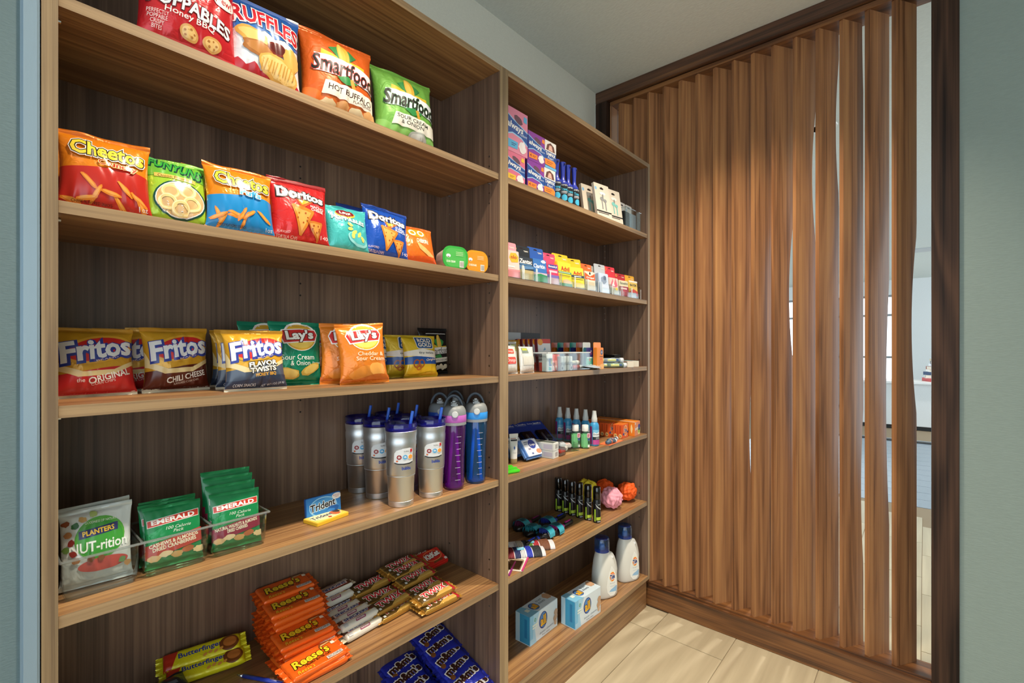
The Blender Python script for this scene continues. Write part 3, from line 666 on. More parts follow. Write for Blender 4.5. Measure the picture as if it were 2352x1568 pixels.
def snack_cup(lab, lid, lid2, x, y, yaw):
    """snack tub lying on its side, foil lid to the front"""
    root = thing('snack_cup', lab, 'snack cup', 'snack cups')
    outl = rrect(.078, .062, .024, 6); n = len(outl); vs = []; fs = []
    for k, (s, yy) in enumerate(((1, 0), (.97, .004), (.80, .062), (.72, .066))):
        vs += [(px * s, yy, .031 + (pz - .031) * s) for px, pz in outl]
    for k in range(3):
        for i in range(n): j = (i + 1) % n; fs.append((k * n + i, k * n + j, (k + 1) * n + j, (k + 1) * n + i)[::-1])
    fs.append(tuple(range(3 * n, 4 * n))[::-1])
    mk('cup_body', vs, fs, mat('#e6c9bd', .35), root)
    L_ = MB(); big = [(px * 1.05, (pz - .031) * 1.05 + .031) for px, pz in outl]; L_.prism(big, -.0022, 0).obj('foil_lid', mat(lid, .28, .2, 'foil'), root)
    lay(root, [('p', [(px / .078 * .86, .5 + (pz / .062 - .5) * .86) for px, pz in outl], lid2), ('e', -.30, .56, .09, .08, W8), ('r', -.34, .50, -.26, .53, BLK), ('t', 'SOUR CREAM' if lid2 == '#4fae52' else 'CHEDDAR', -.20, .30, .36, .10, '#e8f2dc', {'bold': .02}), ('r', .16, .06, .34, .36, '#e9e6dc')] + [('r', .18 + .022 * i, .09, .19 + .022 * i, .33, '#3a3a3a') for i in range(7)] + [('r', .0, .6 + .07 * i, .3, .615 + .07 * i, '#e6e3c8') for i in range(3)], .078, .062, plane_fn((0, -.0022, 0), (1, 0, 0), (0, 0, 1)), h=0)
    place(root, x, y, S2 + .002, yaw, 0); return root
snack_cup('snack cup on its side with a bright green foil lid', '#3fae4a', '#4fae52', .922, .022, -14)
snack_cup('snack cup on its side with an orange-yellow foil lid', '#e8a12c', '#d8902a', 1.006, .020, -10)

# ---- third shelf: corn chips, potato chips, pretzels
def fritos(seed, low, low2, sub, lab, wide=.124, H=.128):
    art = [('p', wave(.04, .36, .05, 1.0, .3), low), ('p', [(-.5, .62), (-.44, .44), (-.2, .34), (.2, .36), (.5, .50), (.5, .44), (.2, .29), (-.25, .27), (-.5, .38)], '#e9d39a'), ('e', .03, .66, .46, .20, '#e0a93a', {'rot': 12}), ('e', .03, .66, .41, .165, '#cd2a2a', {'rot': 12}),
           ('t', 'Fritos', .0, .665, .92, .30, '#eef0f2', {'bold': .035, 'out': [('#2c3f9a', .065)], 'rot': 8, 'shear': .16, 'drop': (.01, -.015), 'part': 'logo'}),
           ('t', 'BRAND', .12, .515, .30, .022, '#f0d9d2', {'rot': 12})] + sub
    return bag(lab, wide, H, .055, '#d9a32c', art, seed, seal='#c9922a', sealb='#e6dcc4')
b = fritos(41, '#c3262a', '#a51d22', [('t', 'ORIGINAL', .14, .27, .54, .09, '#f2eee6', {'bold': .02, 'rot': 14}), ('t', 'the', -.22, .225, .09, .05, '#f2eee6'), ('t', 'CORN CHIPS', .06, .19, .30, .035, '#efd8d2', {'rot': 10})], 'yellow and red corn chip bag slumped at the left side panel'); place(b, .152, .145, S3, 6, 12)
d = dup(b, 'yellow corn chip bag lying behind the slumped red and yellow one', 'corn chip bags in the back row'); place(d, .146, .215, S3, 2, 4); d.scale = (1, .62, 1)
d = dup(b, 'yellow corn chip bag squeezed between the red and brown ones'); place(d, .218, .222, S3, -4, 3); d.scale = (1, .62, 1)
b = fritos(43, '#5b2419', '#3c1711', [('t', 'CHILI CHEESE', .10, .22, .62, .085, '#f2eee6', {'bold': .02, 'rot': 11}), ('t', 'FLAVORED CORN CHIPS', .10, .145, .40, .03, '#e6cfc0', {'rot': 9})], 'yellow and dark brown chili cheese corn chip bag', .120, .132); place(b, .281, .160, S3, 4, 8)
d = dup(b, 'brown and yellow corn chip bag leaning behind the front brown one'); place(d, .268, .228, S3, -6, 2); d.scale = (1, .62, 1)
b = fritos(45, '#49566a', '#3a4558', [('p', wave(.04, .19, .04, 1.2), '#2f3a50'), ('t', 'FLAVOR\nTWISTS', .08, .36, .50, .17, '#f2efe8', {'bold': .04, 'out': [('#1b1b20', .07)], 'rot': 6}), ('t', 'HONEY BBQ', .12, .235, .36, .06, '#e6a93a', {'bold': .03, 'rot': 5}), ('t', 'CORN SNACKS', -.22, .09, .36, .035, '#e4e6ea'), ('t', 'NET WT 1 OZ (28.3g)', .25, .09, .40, .035, '#d4d8de', {'rot': 6})], 'yellow and slate grey corn twist bag at the shelf front', .122, .13); place(b, .398, .062, S3, -4, 13)
d = dup(b, 'second yellow and slate grey corn twist bag behind the front one', 'slate grey corn twist bags behind'); place(d, .406, .140, S3, -3, 6); d.scale = (1, .62, 1)
d = dup(b, 'third yellow and slate grey corn twist bag, against the back panel', 'slate grey corn twist bags behind'); place(d, .418, .222, S3, 3, 2); d.scale = (1, .62, 1)
def lays(seed, base, sub, lab):
    art = [('e', .05, .76, .34, .23, W8), ('e', .05, .75, .315, .21, '#e3b03c'), ('e', .05, .71, .27, .14, '#f2cf62'), ('p', [(-.36, .78), (-.30, .865), (.05, .885), (.36, .875), (.41, .79), (.36, .68), (.05, .665), (-.30, .64)], W8), ('p', [(-.34, .78), (-.28, .85), (.05, .87), (.34, .86), (.39, .79), (.34, .695), (.05, .68), (-.28, .66)], '#c72a2c'),
           ('t', "Lay's", .04, .765, .56, .19, W8, {'bold': .04, 'out': [('#5a0f12', .055)], 'rot': 3, 'part': 'logo'})] + sub
    return bag(lab, .122, .152, .05, base, art, seed)
b = lays(51, '#0f8464', [('t', 'Sour Cream', -.02, .435, .66, .08, '#f0f4ee'), ('t', '& Onion', .02, .345, .40, .075, '#f0f4ee'), ('t', 'Flavored', .36, .345, .17, .035, '#d8e8df')] + [('p', blob(-.22, .19, .24, .085, 71, 18, .1), '#c9ab4e', {'rot': -8}), ('p', blob(-.22, .195, .20, .065, 72, 18, .1), '#dcc36c', {'rot': -8}), ('p', blob(.24, .25, .20, .075, 73, 18, .1), '#c6a74a', {'rot': 25}), ('p', blob(.24, .255, .16, .055, 74, 18, .1), '#d9bf66', {'rot': 25})], 'green potato chip bag with white lettering and a yellow sun emblem'); place(b, .512, .128, S3, -6, 5)
d = dup(b, 'green potato chip bag turned sideways behind the front green one'); place(d, .472, .215, S3, 8, 3); d.scale = (1, .62, 1)
b = lays(53, '#dd7d24', [('t', 'Cheddar &\nSour Cream', .12, .435, .64, .14, '#f6e3c4', {'rot': -2})] + [('p', blob(-.05, .18, .30, .10, 75, 18, .1), '#d8842e', {'rot': 10}), ('p', blob(.25, .22, .18, .11, 76, 18, .1), '#e9a24c', {'rot': -15}), ('p', wave(.05, .12, .03, 2), '#c4641c')], 'orange potato chip bag at the shelf front, leaning left'); place(b, .640, .038, S3, -14, 10, -3)
d = dup(b, 'second orange potato chip bag, edge-on behind the front one', 'orange chip bags in the row behind'); place(d, .618, .092, S3, -20, 6); d.scale = (1, .62, 1)
d = dup(b, 'third orange potato chip bag, further back in the orange row', 'orange chip bags in the row behind'); place(d, .605, .150, S3, -18, 4); d.scale = (1, .62, 1)
d = dup(b, 'rearmost orange potato chip bag by the back panel', 'orange chip bags in the row behind'); place(d, .640, .222, S3, -6, 2); d.scale = (1, .62, 1)
b = bag('yellow bag of tiny twist pretzels with a blue band', .118, .128, .046, '#e3c12a', [
    ('p', wave(.30, .50, .03, 1.1, .2), '#1f54a8'), ('p', [(-.5, .50), (.5, .44), (.5, .60), (0, .66), (-.5, .60)], '#ece9df'), ('p', rrect(.56, .30, .06, 4, .10, .66), '#e9e6d8'), ('p', rrect(.52, .27, .05, 4, .10, .675), '#1c4f88'),
    ('t', 'ROLD\nGOLD', .10, .81, .44, .21, '#efe9d6', {'bold': .03, 'part': 'logo'}), ('t', 'tiny twists', .10, .555, .50, .06, '#46525e', {'bold': .015}), ('t', 'Original', .26, .40, .36, .07, '#f2ecd8', {'rot': 6, 'shear': .2, 'bold': .015}),
    ('o', -.22, .31, .10, .10, .032, '#a2541f'), ('o', -.08, .31, .10, .10, .032, '#a2541f'), ('o', -.15, .23, .085, .07, .03, '#b5652a'), ('p', wave(.04, .10, .03, 2), '#c9a61e')], 57, seal='#cfae24'); place(b, .900, .150, S3, -6, 9)
d = dup(b, 'second yellow pretzel bag leaning behind the front one', 'yellow pretzel bags behind'); place(d, .868, .190, S3, -22, 4); d.scale = (1, .62, 1)
d = dup(b, 'yellow pretzel bag standing furthest back beside the orange chips', 'yellow pretzel bags behind'); place(d, .806, .232, S3, -10, 2); d.scale = (1, .62, 1)
b = bag('black white-cheddar popcorn bag in the far corner of the shelf', .118, .155, .045, '#1c1b1b', corn(.10, .62, 1) + [('p', [(-.3, .42), (.48, .46), (.48, .60), (-.3, .56)], '#e8e8e4'), ('t', 'Smartfood', .08, .51, .80, .13, BLK, {'shear': .18, 'rot': 4, 'part': 'logo'}), ('p', [(-.1, .40), (.12, .44), (.2, .36), (.0, .34)], '#2f8a44'), ('p', [(-.2, .25), (.48, .29), (.48, .38), (-.2, .34)], '#e6e2d4'), ('t', 'WHITE CHEDDAR', .14, .31, .52, .04, '#2b2b28', {'rot': 4})] + [('p', blob(.05 + .1 * i, .15 + .03 * (i % 2), .08, .05, 80 + i), '#e8dcc0') for i in range(4)] + [('r', -.3, .86, .4, .875, '#c8c8c4')], 59); place(b, 1.015, .232, S3, -3, 3)

# ---- fourth shelf: clear organizer with nut packs, gum, tumblers, water bottles
CLR = clear('#f6fafa', .985, 1.1)
def rim_loop(b, pts, r, n=6): b.tube(pts + [pts[0]], r, n, cap=False)
org = thing('organizer_bin', 'clear plastic organizer bin with three compartments of nut packs', 'bin', loc=(.255, .108, S4))
BW, BD, BH = .1015, .128, .068
for k in range(3):
    cx = -.108 + .108 * k; vs = []; fs = []; n = 0
    lv = [(1.0, BH), (.985, BH * .55), (.955, .010), (.90, .0005)]
    ol = lambda s: [(cx + px * s, (pz - BD / 2) * s) for px, pz in rrect(BW, BD, .010, 3)]
    ring = ol(1); m = len(ring)
    for s, z in lv: vs += [(x, y, z) for x, y in ol(s)]
    for s, z in [(.88, .003), (.93, .012), (.965, BH * .55), (.978, BH)]: vs += [(x, y, z) for x, y in ol(s)]
    L_ = 8
    for j in range(L_ - 1):
        if j == 3:
            continue
        for i in range(m): a = j * m + i; c_ = j * m + (i + 1) % m; fs.append((a, c_, c_ + m, a + m))
    fs.append(tuple(range(3 * m, 4 * m))); fs.append(tuple(range(4 * m, 5 * m))[::-1])
    for i in range(m): a = i; c_ = (i + 1) % m; fs.append((a, a + 7 * m, c_ + 7 * m, c_))
    mk('compartment', vs, fs, CLR, org)
rim = MB(); X0, X1, Y0, Y1 = -.1605, .1605, -.066, .066
rim_loop(rim, [(X0, Y0, BH), (X1, Y0, BH), (X1, Y1, BH), (X0, Y1, BH)], .0022); rim.tube([(-.054, Y0, BH), (-.054, Y1, BH)], .002, 6); rim.tube([(.054, Y0, BH), (.054, Y1, BH)], .002, 6)
rim.obj('rim', clear('#e8eeee', .95, 1.6, body=.25), org)
def nut_pack(kind, lab, seed):
    if kind == 'plant':
        art = [('e', .04, .60, .36, .27, '#57a83f'), ('e', .05, .58, .33, .23, '#3f9a3a'), ('p', [(-.26, .62), (.30, .66), (.30, .76), (-.26, .72)], '#2a2f63'), ('t', 'PLANTERS', .02, .69, .46, .065, '#e8c23a', {'bold': .03, 'rot': 4, 'part': 'logo'}), ('t', 'NUT-rition', .02, .51, .82, .13, '#e9f2ea', {'bold': .02}), ('t', 'GOODNESS OF NATURE', .05, .81, .44, .03, '#e8f2dc'), ('e', .08, .27, .36, .085, '#c9514c')] + [('p', blob(x, z, .055, .035, 90 + i), c, {'rot': 25 * i}) for i, (x, z, c) in enumerate([(-.42, .84, '#8a4a2a'), (-.30, .80, '#2f6a34'), (-.40, .70, '#b07a4a'), (-.36, .60, '#7a2a22'), (-.43, .52, '#5d7a3a'), (-.34, .46, '#8a3128'), (-.2, .86, '#c9a060'), (-.05, .90, '#a8b86a'), (-.30, .37, '#a2683a'), (.35, .26, '#6f9460'), (.42, .20, '#b98a5a'), (-.1, .36, '#7d4626'), (.05, .35, '#8d5430')])]
        return bag(lab, .098, .132, .030, '#d8ddd9', art, seed, 'nut_pack', 'snack pack', seal='#c5ccc9')
    cash = kind == 'cashew'
    art = [('p', [(-.5, .55), (-.1, .70), (.2, .60), (.5, .78), (.5, .95), (-.5, .95)], '#17804a'), ('p', [(-.46, .66), (.46, .72), (.46, .84), (-.46, .78)], '#e8e6dc'), ('p', [(-.45, .67), (.45, .73), (.45, .83), (-.45, .77)], '#c53a2a'), ('t', 'EMERALD', 0, .75, .78, .075, W8, {'bold': .035, 'rot': 3, 'part': 'logo'}), ('t', '100 Calorie\nPack', .08, .58, .46, .11, '#cfe3d2', {'shear': .3}),
           ('p', [(-.5, .16), (.5, .30), (.5, .52), (-.5, .38)], '#b8443a' if cash else '#8e2440'), ('t', 'CASHEWS & ALMONDS\nDRIED CRANBERRIES' if cash else 'NATURAL WALNUTS & ALMONDS\nDRIED CHERRIES', 0, .365, .88, .13, '#f0e4c8', {'bold': .03, 'rot': 6})] + [('p', blob(-.36 + .2 * i, .17 + .04 * (i % 2), .11, .05, 110 + i), ['#d9b07a', '#e3c79a', '#c99a5c', '#b5623a', '#e0c08a'][i]) for i in range(5)]
    return bag(lab, .092, .112, .024, '#1d8a4e', art, seed, 'nut_pack', 'snack pack', rough=.2, wr=1.6)
b = nut_pack('plant', 'white and green nut mix pack standing in the first compartment', 61); place(b, .145, .082, S4 + .004, -4, 8)
d = dup(b, 'white nut mix pack behind the front one in the first compartment'); place(d, .148, .122, S4 + .004, 6, 0)
b = nut_pack('cashew', 'green nut pack with a red banner at the front of the middle compartment', 63); place(b, .255, .070, S4 + .004, -5, 16); b.scale = (1, .8, 1)
for q, (yy, ln, yw, lb) in enumerate([(.096, 11, -3, 'second green nut pack in the middle compartment'), (.119, 6, -6, 'green nut pack against the rear of the middle compartment')]): d = dup(b, lb); place(d, .252 + .004 * q, yy, S4 + .004, yw, ln)
b = nut_pack('walnut', 'green nut pack with a wine-red banner at the front of the third compartment', 65); place(b, .362, .068, S4 + .004, -6, 12); b.scale = (1, .68, 1)
for q, (yy, ln, yw, lb, zz) in enumerate([(.086, 10, -5, 'second green nut pack in the third compartment', .014), (.104, 8, -6, 'third green nut pack in the third compartment', .026), (.122, 6, -5, 'rearmost green nut pack, tallest in the third compartment', .036)]): d = dup(b, lb); place(d, .360, yy, S4 + .004 + zz, yw, ln)
def trident(base, deep, lab, art): return carton(lab, .090, .0095, .052, (base, deep, deep), {'front': art}, 'gum_pack', 'gum', 'gum packs')
b = trident('#2f7cc4', '#2a5fb0', 'blue chewing gum pack standing on its long edge', [('p', [(-.34, .30), (.44, .36), (.26, .90), (-.30, .78)], '#4b97d2'), ('o', -.02, .5, .40, .44, .03, '#8cc3e6'), ('t', 'Trident', -.03, .56, .72, .34, '#1c1f26', {'bold': .025, 'rot': 6, 'shear': .1, 'out': [('#e9f1f5', .05)], 'part': 'logo'}), ('e', .38, .84, .14, .14, '#e9e6e2'), ('t', 'BURSTING\nTASTE', .38, .84, .20, .14, '#b8323a'), ('p', blob(.26, .30, .16, .14, 120), '#1d5ea6'), ('p', blob(.20, .22, .12, .10, 121), '#3f8ad0')]); place(b, .569, .109, S4, 2, 6)
b = trident('#f0d25a', '#e9bb2e', 'yellow chewing gum pack lying flat', [('e', .0, .55, .46, .5, '#f3e6a8'), ('t', 'Trident', -.12, .56, .62, .34, '#1c1f26', {'bold': .025, 'shear': .1, 'out': [('#f6f2e2', .04)], 'part': 'logo'}), ('p', blob(.26, .46, .12, .28, 122), '#c8662a'), ('p', blob(.36, .62, .10, .2, 123), '#4a3a20'), ('e', -.02, .2, .05, .09, '#b5401f'), ('e', .34, .86, .09, .09, '#d8503a')]); b.rotation_euler = (math.radians(-90), 0, math.radians(11)); b.location = (.570, .062, S4 + .0048)
STEEL = mat('#d6d8da', .34, 1, 'steel'); LIDB = clear('#2a2aa8', .55, 1.2, 'tinted_lid')
def tumbler(lab):
    root = thing('tumbler', lab, 'tumbler', 'steel straw tumblers')
    prof = [(.0315, 0), (.0325, .0015), (.0328, .014), (.0322, .0145), (.0330, .016), (.0352, .075), (.0372, .080), (.0366, .0815), (.0378, .086), (.0390, .150), (.0400, .158), (.0404, .170), (.0396, .176), (.0404, .184), (.0412, .196), (.0400, .1972)]
    smooth_by_angle(MB().lathe(prof, 40).obj('steel_body', STEEL, root), 30)
    MB().lathe([(.030, -.0), (.0318, .002), (.030, .002)], 24).obj('base_ring', mat('#1c1c22', .5), root)
    lid = [(.0396, .190), (.0412, .198), (.0420, .201), (.0418, .214), (.0404, .2165), (.0385, .214), (.0365, .206), (.030, .204), (.012, .205), (.0105, .209), (.0105, .205)]
    L_ = smooth_by_angle(MB().lathe(lid, 36).obj('lid', clear('#6a68ea', .9, 1.3, 'tinted_lid', .10), root), 35)
    MB().lathe([(.0370, .1985), (.0375, .2035), (.0150, .2045)], 30).obj('lid_seal', mat('#2a2690', .3), L_)
    a = math.radians(8); p0 = Vector((.014, .004, .15)); dr = Vector((.17, -.03, 1)).normalized()
    st = MB(); q0 = p0 + dr * .05; q1 = p0 + dr * .097; st.tube([q0, q1], .0042, 14, cap=False); st.tube([q1, q0], .0030, 14, cap=False)
    n = 14; st.obj('straw', mat('#2f62c8', .35), root, True)
    fn = cyl_fn(.0396, .115, -math.pi / 2 + .30, taper=[(.0386, .10), (.0394, .155), (.0404, .17)])
    art = [('p', [(-.52, .06), (-.35, .0), (0, -.02), (.35, 0), (.52, .06), (.5, .9), (.3, 1.0), (-.05, .97), (-.38, .85), (-.5, .66)], '#d5d7d8'), ('p', [(-.5, .10), (-.3, .03), (0, .01), (.3, .03), (.5, .10), (.48, .02), (.3, -.05), (0, -.07), (-.3, -.05), (-.48, .02)], '#23242a'),
           ('e', -.24, .42, .15, .17, '#e9e9e9'), ('e', -.24, .42, .13, .15, '#8c1f2a'), ('t', '6h', -.24, .43, .11, .14, W8, {'bold': .02}), ('e', .06, .42, .15, .17, '#e9e9e9'), ('e', .06, .42, .13, .15, '#4f9fce'), ('t', '18h', .06, .43, .14, .12, W8, {'bold': .02}), ('e', .34, .42, .14, .16, '#eee'), ('e', .34, .42, .12, .14, '#e59a3c'), ('r', .32, .72, .44, .92, '#b5232d'), ('t', 'bubba', .12, .80, .24, .09, '#333'), ('e', -.34, .18, .05, .06, '#c8642a')]
    lay(root, art, .050, .040, fn, h=.004, rough=.4, base=.0007)
    lay(root, [('t', 'bubba', .02, .5, .90, .9, '#30489c', {'bold': .02, 'part': 'logo'})], .026, .010, cyl_fn(.0384, .098, -math.pi / 2 + .46, taper=[(.0372, .08), (.0386, .10), (.0394, .155)]), h=.004, rough=.4, base=.0009)
    return root
SP = [('steel straw tumbler nearest the shelf edge, closest to the gum packs', .7505, .0454), ('steel straw tumbler next to the purple water bottle', .8526, .0465), ('steel straw tumbler in the middle of the group', .7488, .1500), ('steel straw tumbler standing by the back panel, set apart toward the gum', .7442, .2350), ('steel straw tumbler hidden behind the others, only its straw showing', .8400, .1420), ('steel straw tumbler at the rear beside the back panel', .8380, .2300)]
T0 = tumbler(SP[0][0])
for i, (lb, x, y) in enumerate(SP):
    o = T0 if i == 0 else dup(T0, lb); o.location = (x, y, S4); o.rotation_euler = (0, 0, math.radians([-42, -46, -40, -44, -38, -50][i]))
def water_bottle(lab, tint, band, straw):
    root = thing('water_bottle', lab, 'bottle', 'sports water bottles')
    tb = clear(tint, 1.0, 1.2, 'tinted_plastic', .14)
    prof = [(.0235, .0), (.0275, .0025), (.0290, .010), (.0296, .030), (.0300, .060), (.0302, .085), (.0312, .115), (.0330, .140), (.0342, .160), (.0346, .185), (.0340, .190)]
    smooth_by_angle(MB().lathe(prof, 32).obj('bottle_body', tb, root), 60)
    smooth_by_angle(MB().lathe([(.0001, .0045), (.020, .0045), (.0255, .0065), (.0262, .012)], 28).obj('bottle_base', clear(tint, .9, 1.0, body=.4), root), 60)
    MB().lathe([(.0345, .188), (.0358, .1885), (.0360, .196), (.0350, .1965)], 36).obj('lid_ring', mat('#8d9092', .4), root)
    smooth_by_angle(MB().lathe([(.0356, .1965), (.0362, .198), (.0362, .216), (.0350, .2175)], 36).obj('colour_band', mat(band, .4), root), 40)
    # sloped lid: a short dome whose front is high and rear dips, spout on top, button in front
    vs = []; fs = []; n = 36; lv = 7
    for j in range(lv + 1):
        t = j / lv; r = .0356 * math.cos(t * 1.05) ** .5 if t < 1 else .0356 * .66
        for i in range(n):
            a = 2 * math.pi * i / n; x, y = r * math.cos(a), r * math.sin(a); top = .026 + .35 * (-y) * .25 + .10 * y
            vs.append((x, y, .2175 + t ** .8 * top))
    for j in range(lv):
        for i in range(n): a = j * n + i; c_ = j * n + (i + 1) % n; fs.append((a, c_, c_ + n, a + n))
    fs.append(tuple(lv * n + i for i in range(n)))
    lid = smooth_by_angle(mk('lid', vs, fs, mat('#7f8485', .45), root), 40)
    MB().rbox(-.010, -.020, .236, .010, .006, .252, .004).obj('spout_cover', mat('#a2a6a6', .4), lid); MB().rbox(-.008, .002, .238, .008, .022, .256, .004).obj('spout', mat('#c4cacc', .35), lid)
    bt = MB().lathe([(.0001, .0), (.0095, 0), (.0095, .004), (.0080, .0055), (.0001, .006)], 24, M=Matrix.Translation((0, -.0345, .2205)) @ Matrix.Rotation(math.radians(82), 4, 'X')); smooth_by_angle(bt.obj('button', mat('#b4b8b8', .35), lid), 40)
    lp = [(.026 * math.cos(t), .012 + .030 * (math.sin(t) if 0 else 1) * .0 + .024, .230 + .040 * math.sin(t)) for t in np.linspace(0, math.pi, 16)]
    lp = [(x * 1.0, y - .018 + .006 * math.sin(math.pi * i / 15), z) for i, (x, y, z) in enumerate(lp)]
    smooth_by_angle(MB().tube(lp, .0048, 10, flat=.7).obj('carry_loop', mat('#4c5560', .45), root), 60)
    for sx, top in ((-1, 1), (1, 1)): MB().tube([(sx * .004, .004 * sx, .185), (sx * .010, 0, .10), (sx * .0165, 0, .008)], .0052, 10).obj('straw', mat(straw, .35), root, True)
    marks = MB(); fn = cyl_fn(.0303, 0, -math.pi / 2 + .35, taper=[(q[0], q[1]) for q in prof])
    lay(root, [('r', -.12 if k % 2 else -.2, (.03 + .018 * k) / .19, .12, (.0308 + .018 * k) / .19, '#e6dcec') for k in range(8)], .05, .19, fn, h=.006, base=.0006, stuff=True)
    return root
b = water_bottle('purple translucent water bottle with a grey flip lid', '#c24ad8', '#b45fb4', '#b83bc8'); place(b, .9391, .0463, S4, -38)
b = water_bottle('sky blue translucent water bottle with a grey flip lid', '#4fb4f4', '#2f8fe0', '#3aa8ea'); place(b, 1.0274, .0447, S4, -40)
b = water_bottle('navy blue water bottle half hidden behind the purple one', '#1b3fa0', '#2050b4', '#2a62c8'); place(b, .9560, .130, S4, -38)
b = water_bottle('dark blue water bottle in the rear corner of the shelf', '#16308a', '#234aa0', '#2a52b0'); place(b, 1.0380, .150, S4, -38)

# ---- fifth shelf: candy
def stack(proto, spots, labels, group=None):
    for i, (x, y, z, yaw, tilt, roll) in enumerate(spots):
        o = proto if i == 0 else dup(proto, labels[i])
        if i == 0: o['label'] = labels[0]
        if group: o['group'] = group
        o.location = (x, y, z); o.rotation_euler = (Matrix.Rotation(math.radians(yaw), 4, 'Z') @ Matrix.Rotation(math.radians(tilt), 4, 'X') @ Matrix.Rotation(math.radians(roll), 4, 'Y')).to_euler('XYZ')
bf = bar('x x x x', .150, .040, .022, '#d8cf1f', [('p', [(-.5, .0), (-.40, .0), (-.30, 1), (-.5, 1)], '#b5321f'), ('t', 'Butterfinger', -.03, .58, .56, .36, '#1d2f8c', {'bold': .02, 'rot': 1, 'part': 'logo'}), ('e', .34, .5, .13, .42, '#6d3a17'), ('e', .35, .55, .09, .26, '#a8642a')] + [('e', .02 + .07 * i, .25 + .05 * (i % 2), .03, .07, '#c98a3a', {'rot': 30}) for i in range(4)], p=3.2, e=16)
stack(bf, [(.352, .225, S5 + .010, -13, 28, 0), (.352, .252, S5 + .030, -12, 34, 0)], ['yellow peanut candy bar tilted in front of another', 'yellow peanut candy bar leaning on the back panel'])
r = bar('x x x x', .126, .066, .016, '#e8641c', [('t', "Reese's", -.05, .60, .70, .40, '#f0d02a', {'bold': .03, 'out': [('#3a1a0a', .055)], 'shear': .2, 'rot': 4, 'part': 'logo'}), ('t', '2 PEANUT BUTTER CUPS', .02, .32, .50, .09, '#3a1a0a', {'bold': .02, 'rot': 3}), ('p', [(.16, .78), (.44, .84), (.42, .97), (.2, .95)], '#7a4420'), ('p', [(.2, .80), (.40, .85), (.38, .90), (.22, .88)], '#c9a06a'), ('p', rrect(.07, .14, .02, 3, .42, .68), '#e6d8c4'), ('r', .14, .06, .44, .20, '#cfc6bc'), ('t', 'SCORE', .29, .13, .26, .10, '#7a7470', {'bold': .02}), ('t', "Reese's", -.25, .13, .30, .14, '#e8c428', {'shear': .2})], p=7, e=18)
rsp = []; rlb = []
row = [(.522, .052, 3), (.528, .118, 4), (.534, .180, 7), (.540, .236, 8)]
rr = random.Random(9)
for ri, (x, y, n) in enumerate(row):
    for k in range([2, 4, 7, 8][ri]):
        rsp.append((x + rr.uniform(-.006, .006) , y + .001 * k, S5 + .0005 + .0152 * k + (.003 if ri else 0), rr.uniform(-7, 0) + 3, 4 + ri if k else 0, 0)); rlb.append('orange peanut butter cup pack, %s of the %s pile' % (['lowest', 'second layer', 'third layer', 'fourth layer', 'fifth layer', 'sixth layer', 'seventh layer', 'eighth layer'][k], ['front', 'second', 'third', 'rearmost'][ri]))
stack(r, rsp, rlb, 'orange peanut butter cup packs')
sn = bar('x x x x', .112, .034, .020, '#e4e0d2', [('r', -.5, .45, .5, .95, '#5a3420'), ('p', [(-.40, .42), (.30, .50), (.36, .92), (-.38, .86)], '#b5262c'), ('p', [(-.39, .46), (.28, .53), (.34, .88), (-.37, .82)], '#e9e7e0'), ('t', 'SNICKERS', -.02, .675, .66, .30, '#1d2f7c', {'bold': .04, 'rot': 2, 'shear': .1, 'part': 'logo'}), ('t', 'ALMOND', .20, .42, .30, .14, '#e0c98a', {'bold': .03}), ('p', [(-.14, .08), (.12, .08), (.15, .30), (-.11, .30)], '#8e2a5a'), ('t', 'SNICKERS', 0, .19, .22, .12, '#e9e7e0', {'bold': .03}), ('r', -.44, .06, -.34, .34, '#b8b8b8')], p=3.2, e=18, endcol='#d4cbb0')
ssp = [(0.670, .100, S5, 5, 0, 0), (0.670, .136, S5, 3, 0, 0), (0.667, .118, S5 + .019, 4, 6, 0), (0.665, .174, S5, 3, 0, 0), (0.663, .156, S5 + .019, 6, 6, 0), (0.660, .210, S5, 2, 0, 0), (0.658, .194, S5 + .019, 4, 6, 0), (0.655, .222, S5 + .038, 5, 4, 0), (0.658, .246, S5, 2, 0, 0)]
stack(sn, ssp, ['cream and brown almond candy bar, %s' % q for q in ('in front on the shelf', 'second along the shelf', 'resting on the two front bars', 'third along the shelf', 'lying across the middle of the pile', 'fourth along the shelf', 'lying high at the back of the pile', 'on top of the pile', 'at the very back on the shelf')], 'almond candy bars')
top = dup(sn, 'pale candy bar turned upside down on top of the almond bars'); top.location = (.660, .240, S5 + .055); top.rotation_euler = (0, 0, math.radians(184))
tw = bar('x x x x', .122, .046, .018, '#b98a3c', [('r', -.5, .05, .5, .95, '#5b4420'), ('p', [(-.5, .05), (-.1, .05), (.2, .5), (.5, .3), (.5, .05)], '#c9a050'), ('t', 'TWIX', .0, .58, .74, .52, '#c0202c', {'bold': .025, 'out': [('#f0ece2', .055)], 'rot': 5, 'shear': .1, 'part': 'logo'}), ('t', 'RIGHT', .45, .5, .30, .12, '#e8d8c8', {'rot': -80, 'bold': .03}), ('r', .40, .0, .5, 1, '#a81f28'), ('p', rrect(.06, .15, .02, 3, -.40, .1), '#d8dcd8')], p=4.5, e=16, humps=1, endcol='#a8792e', rough=.22, metal=.45)
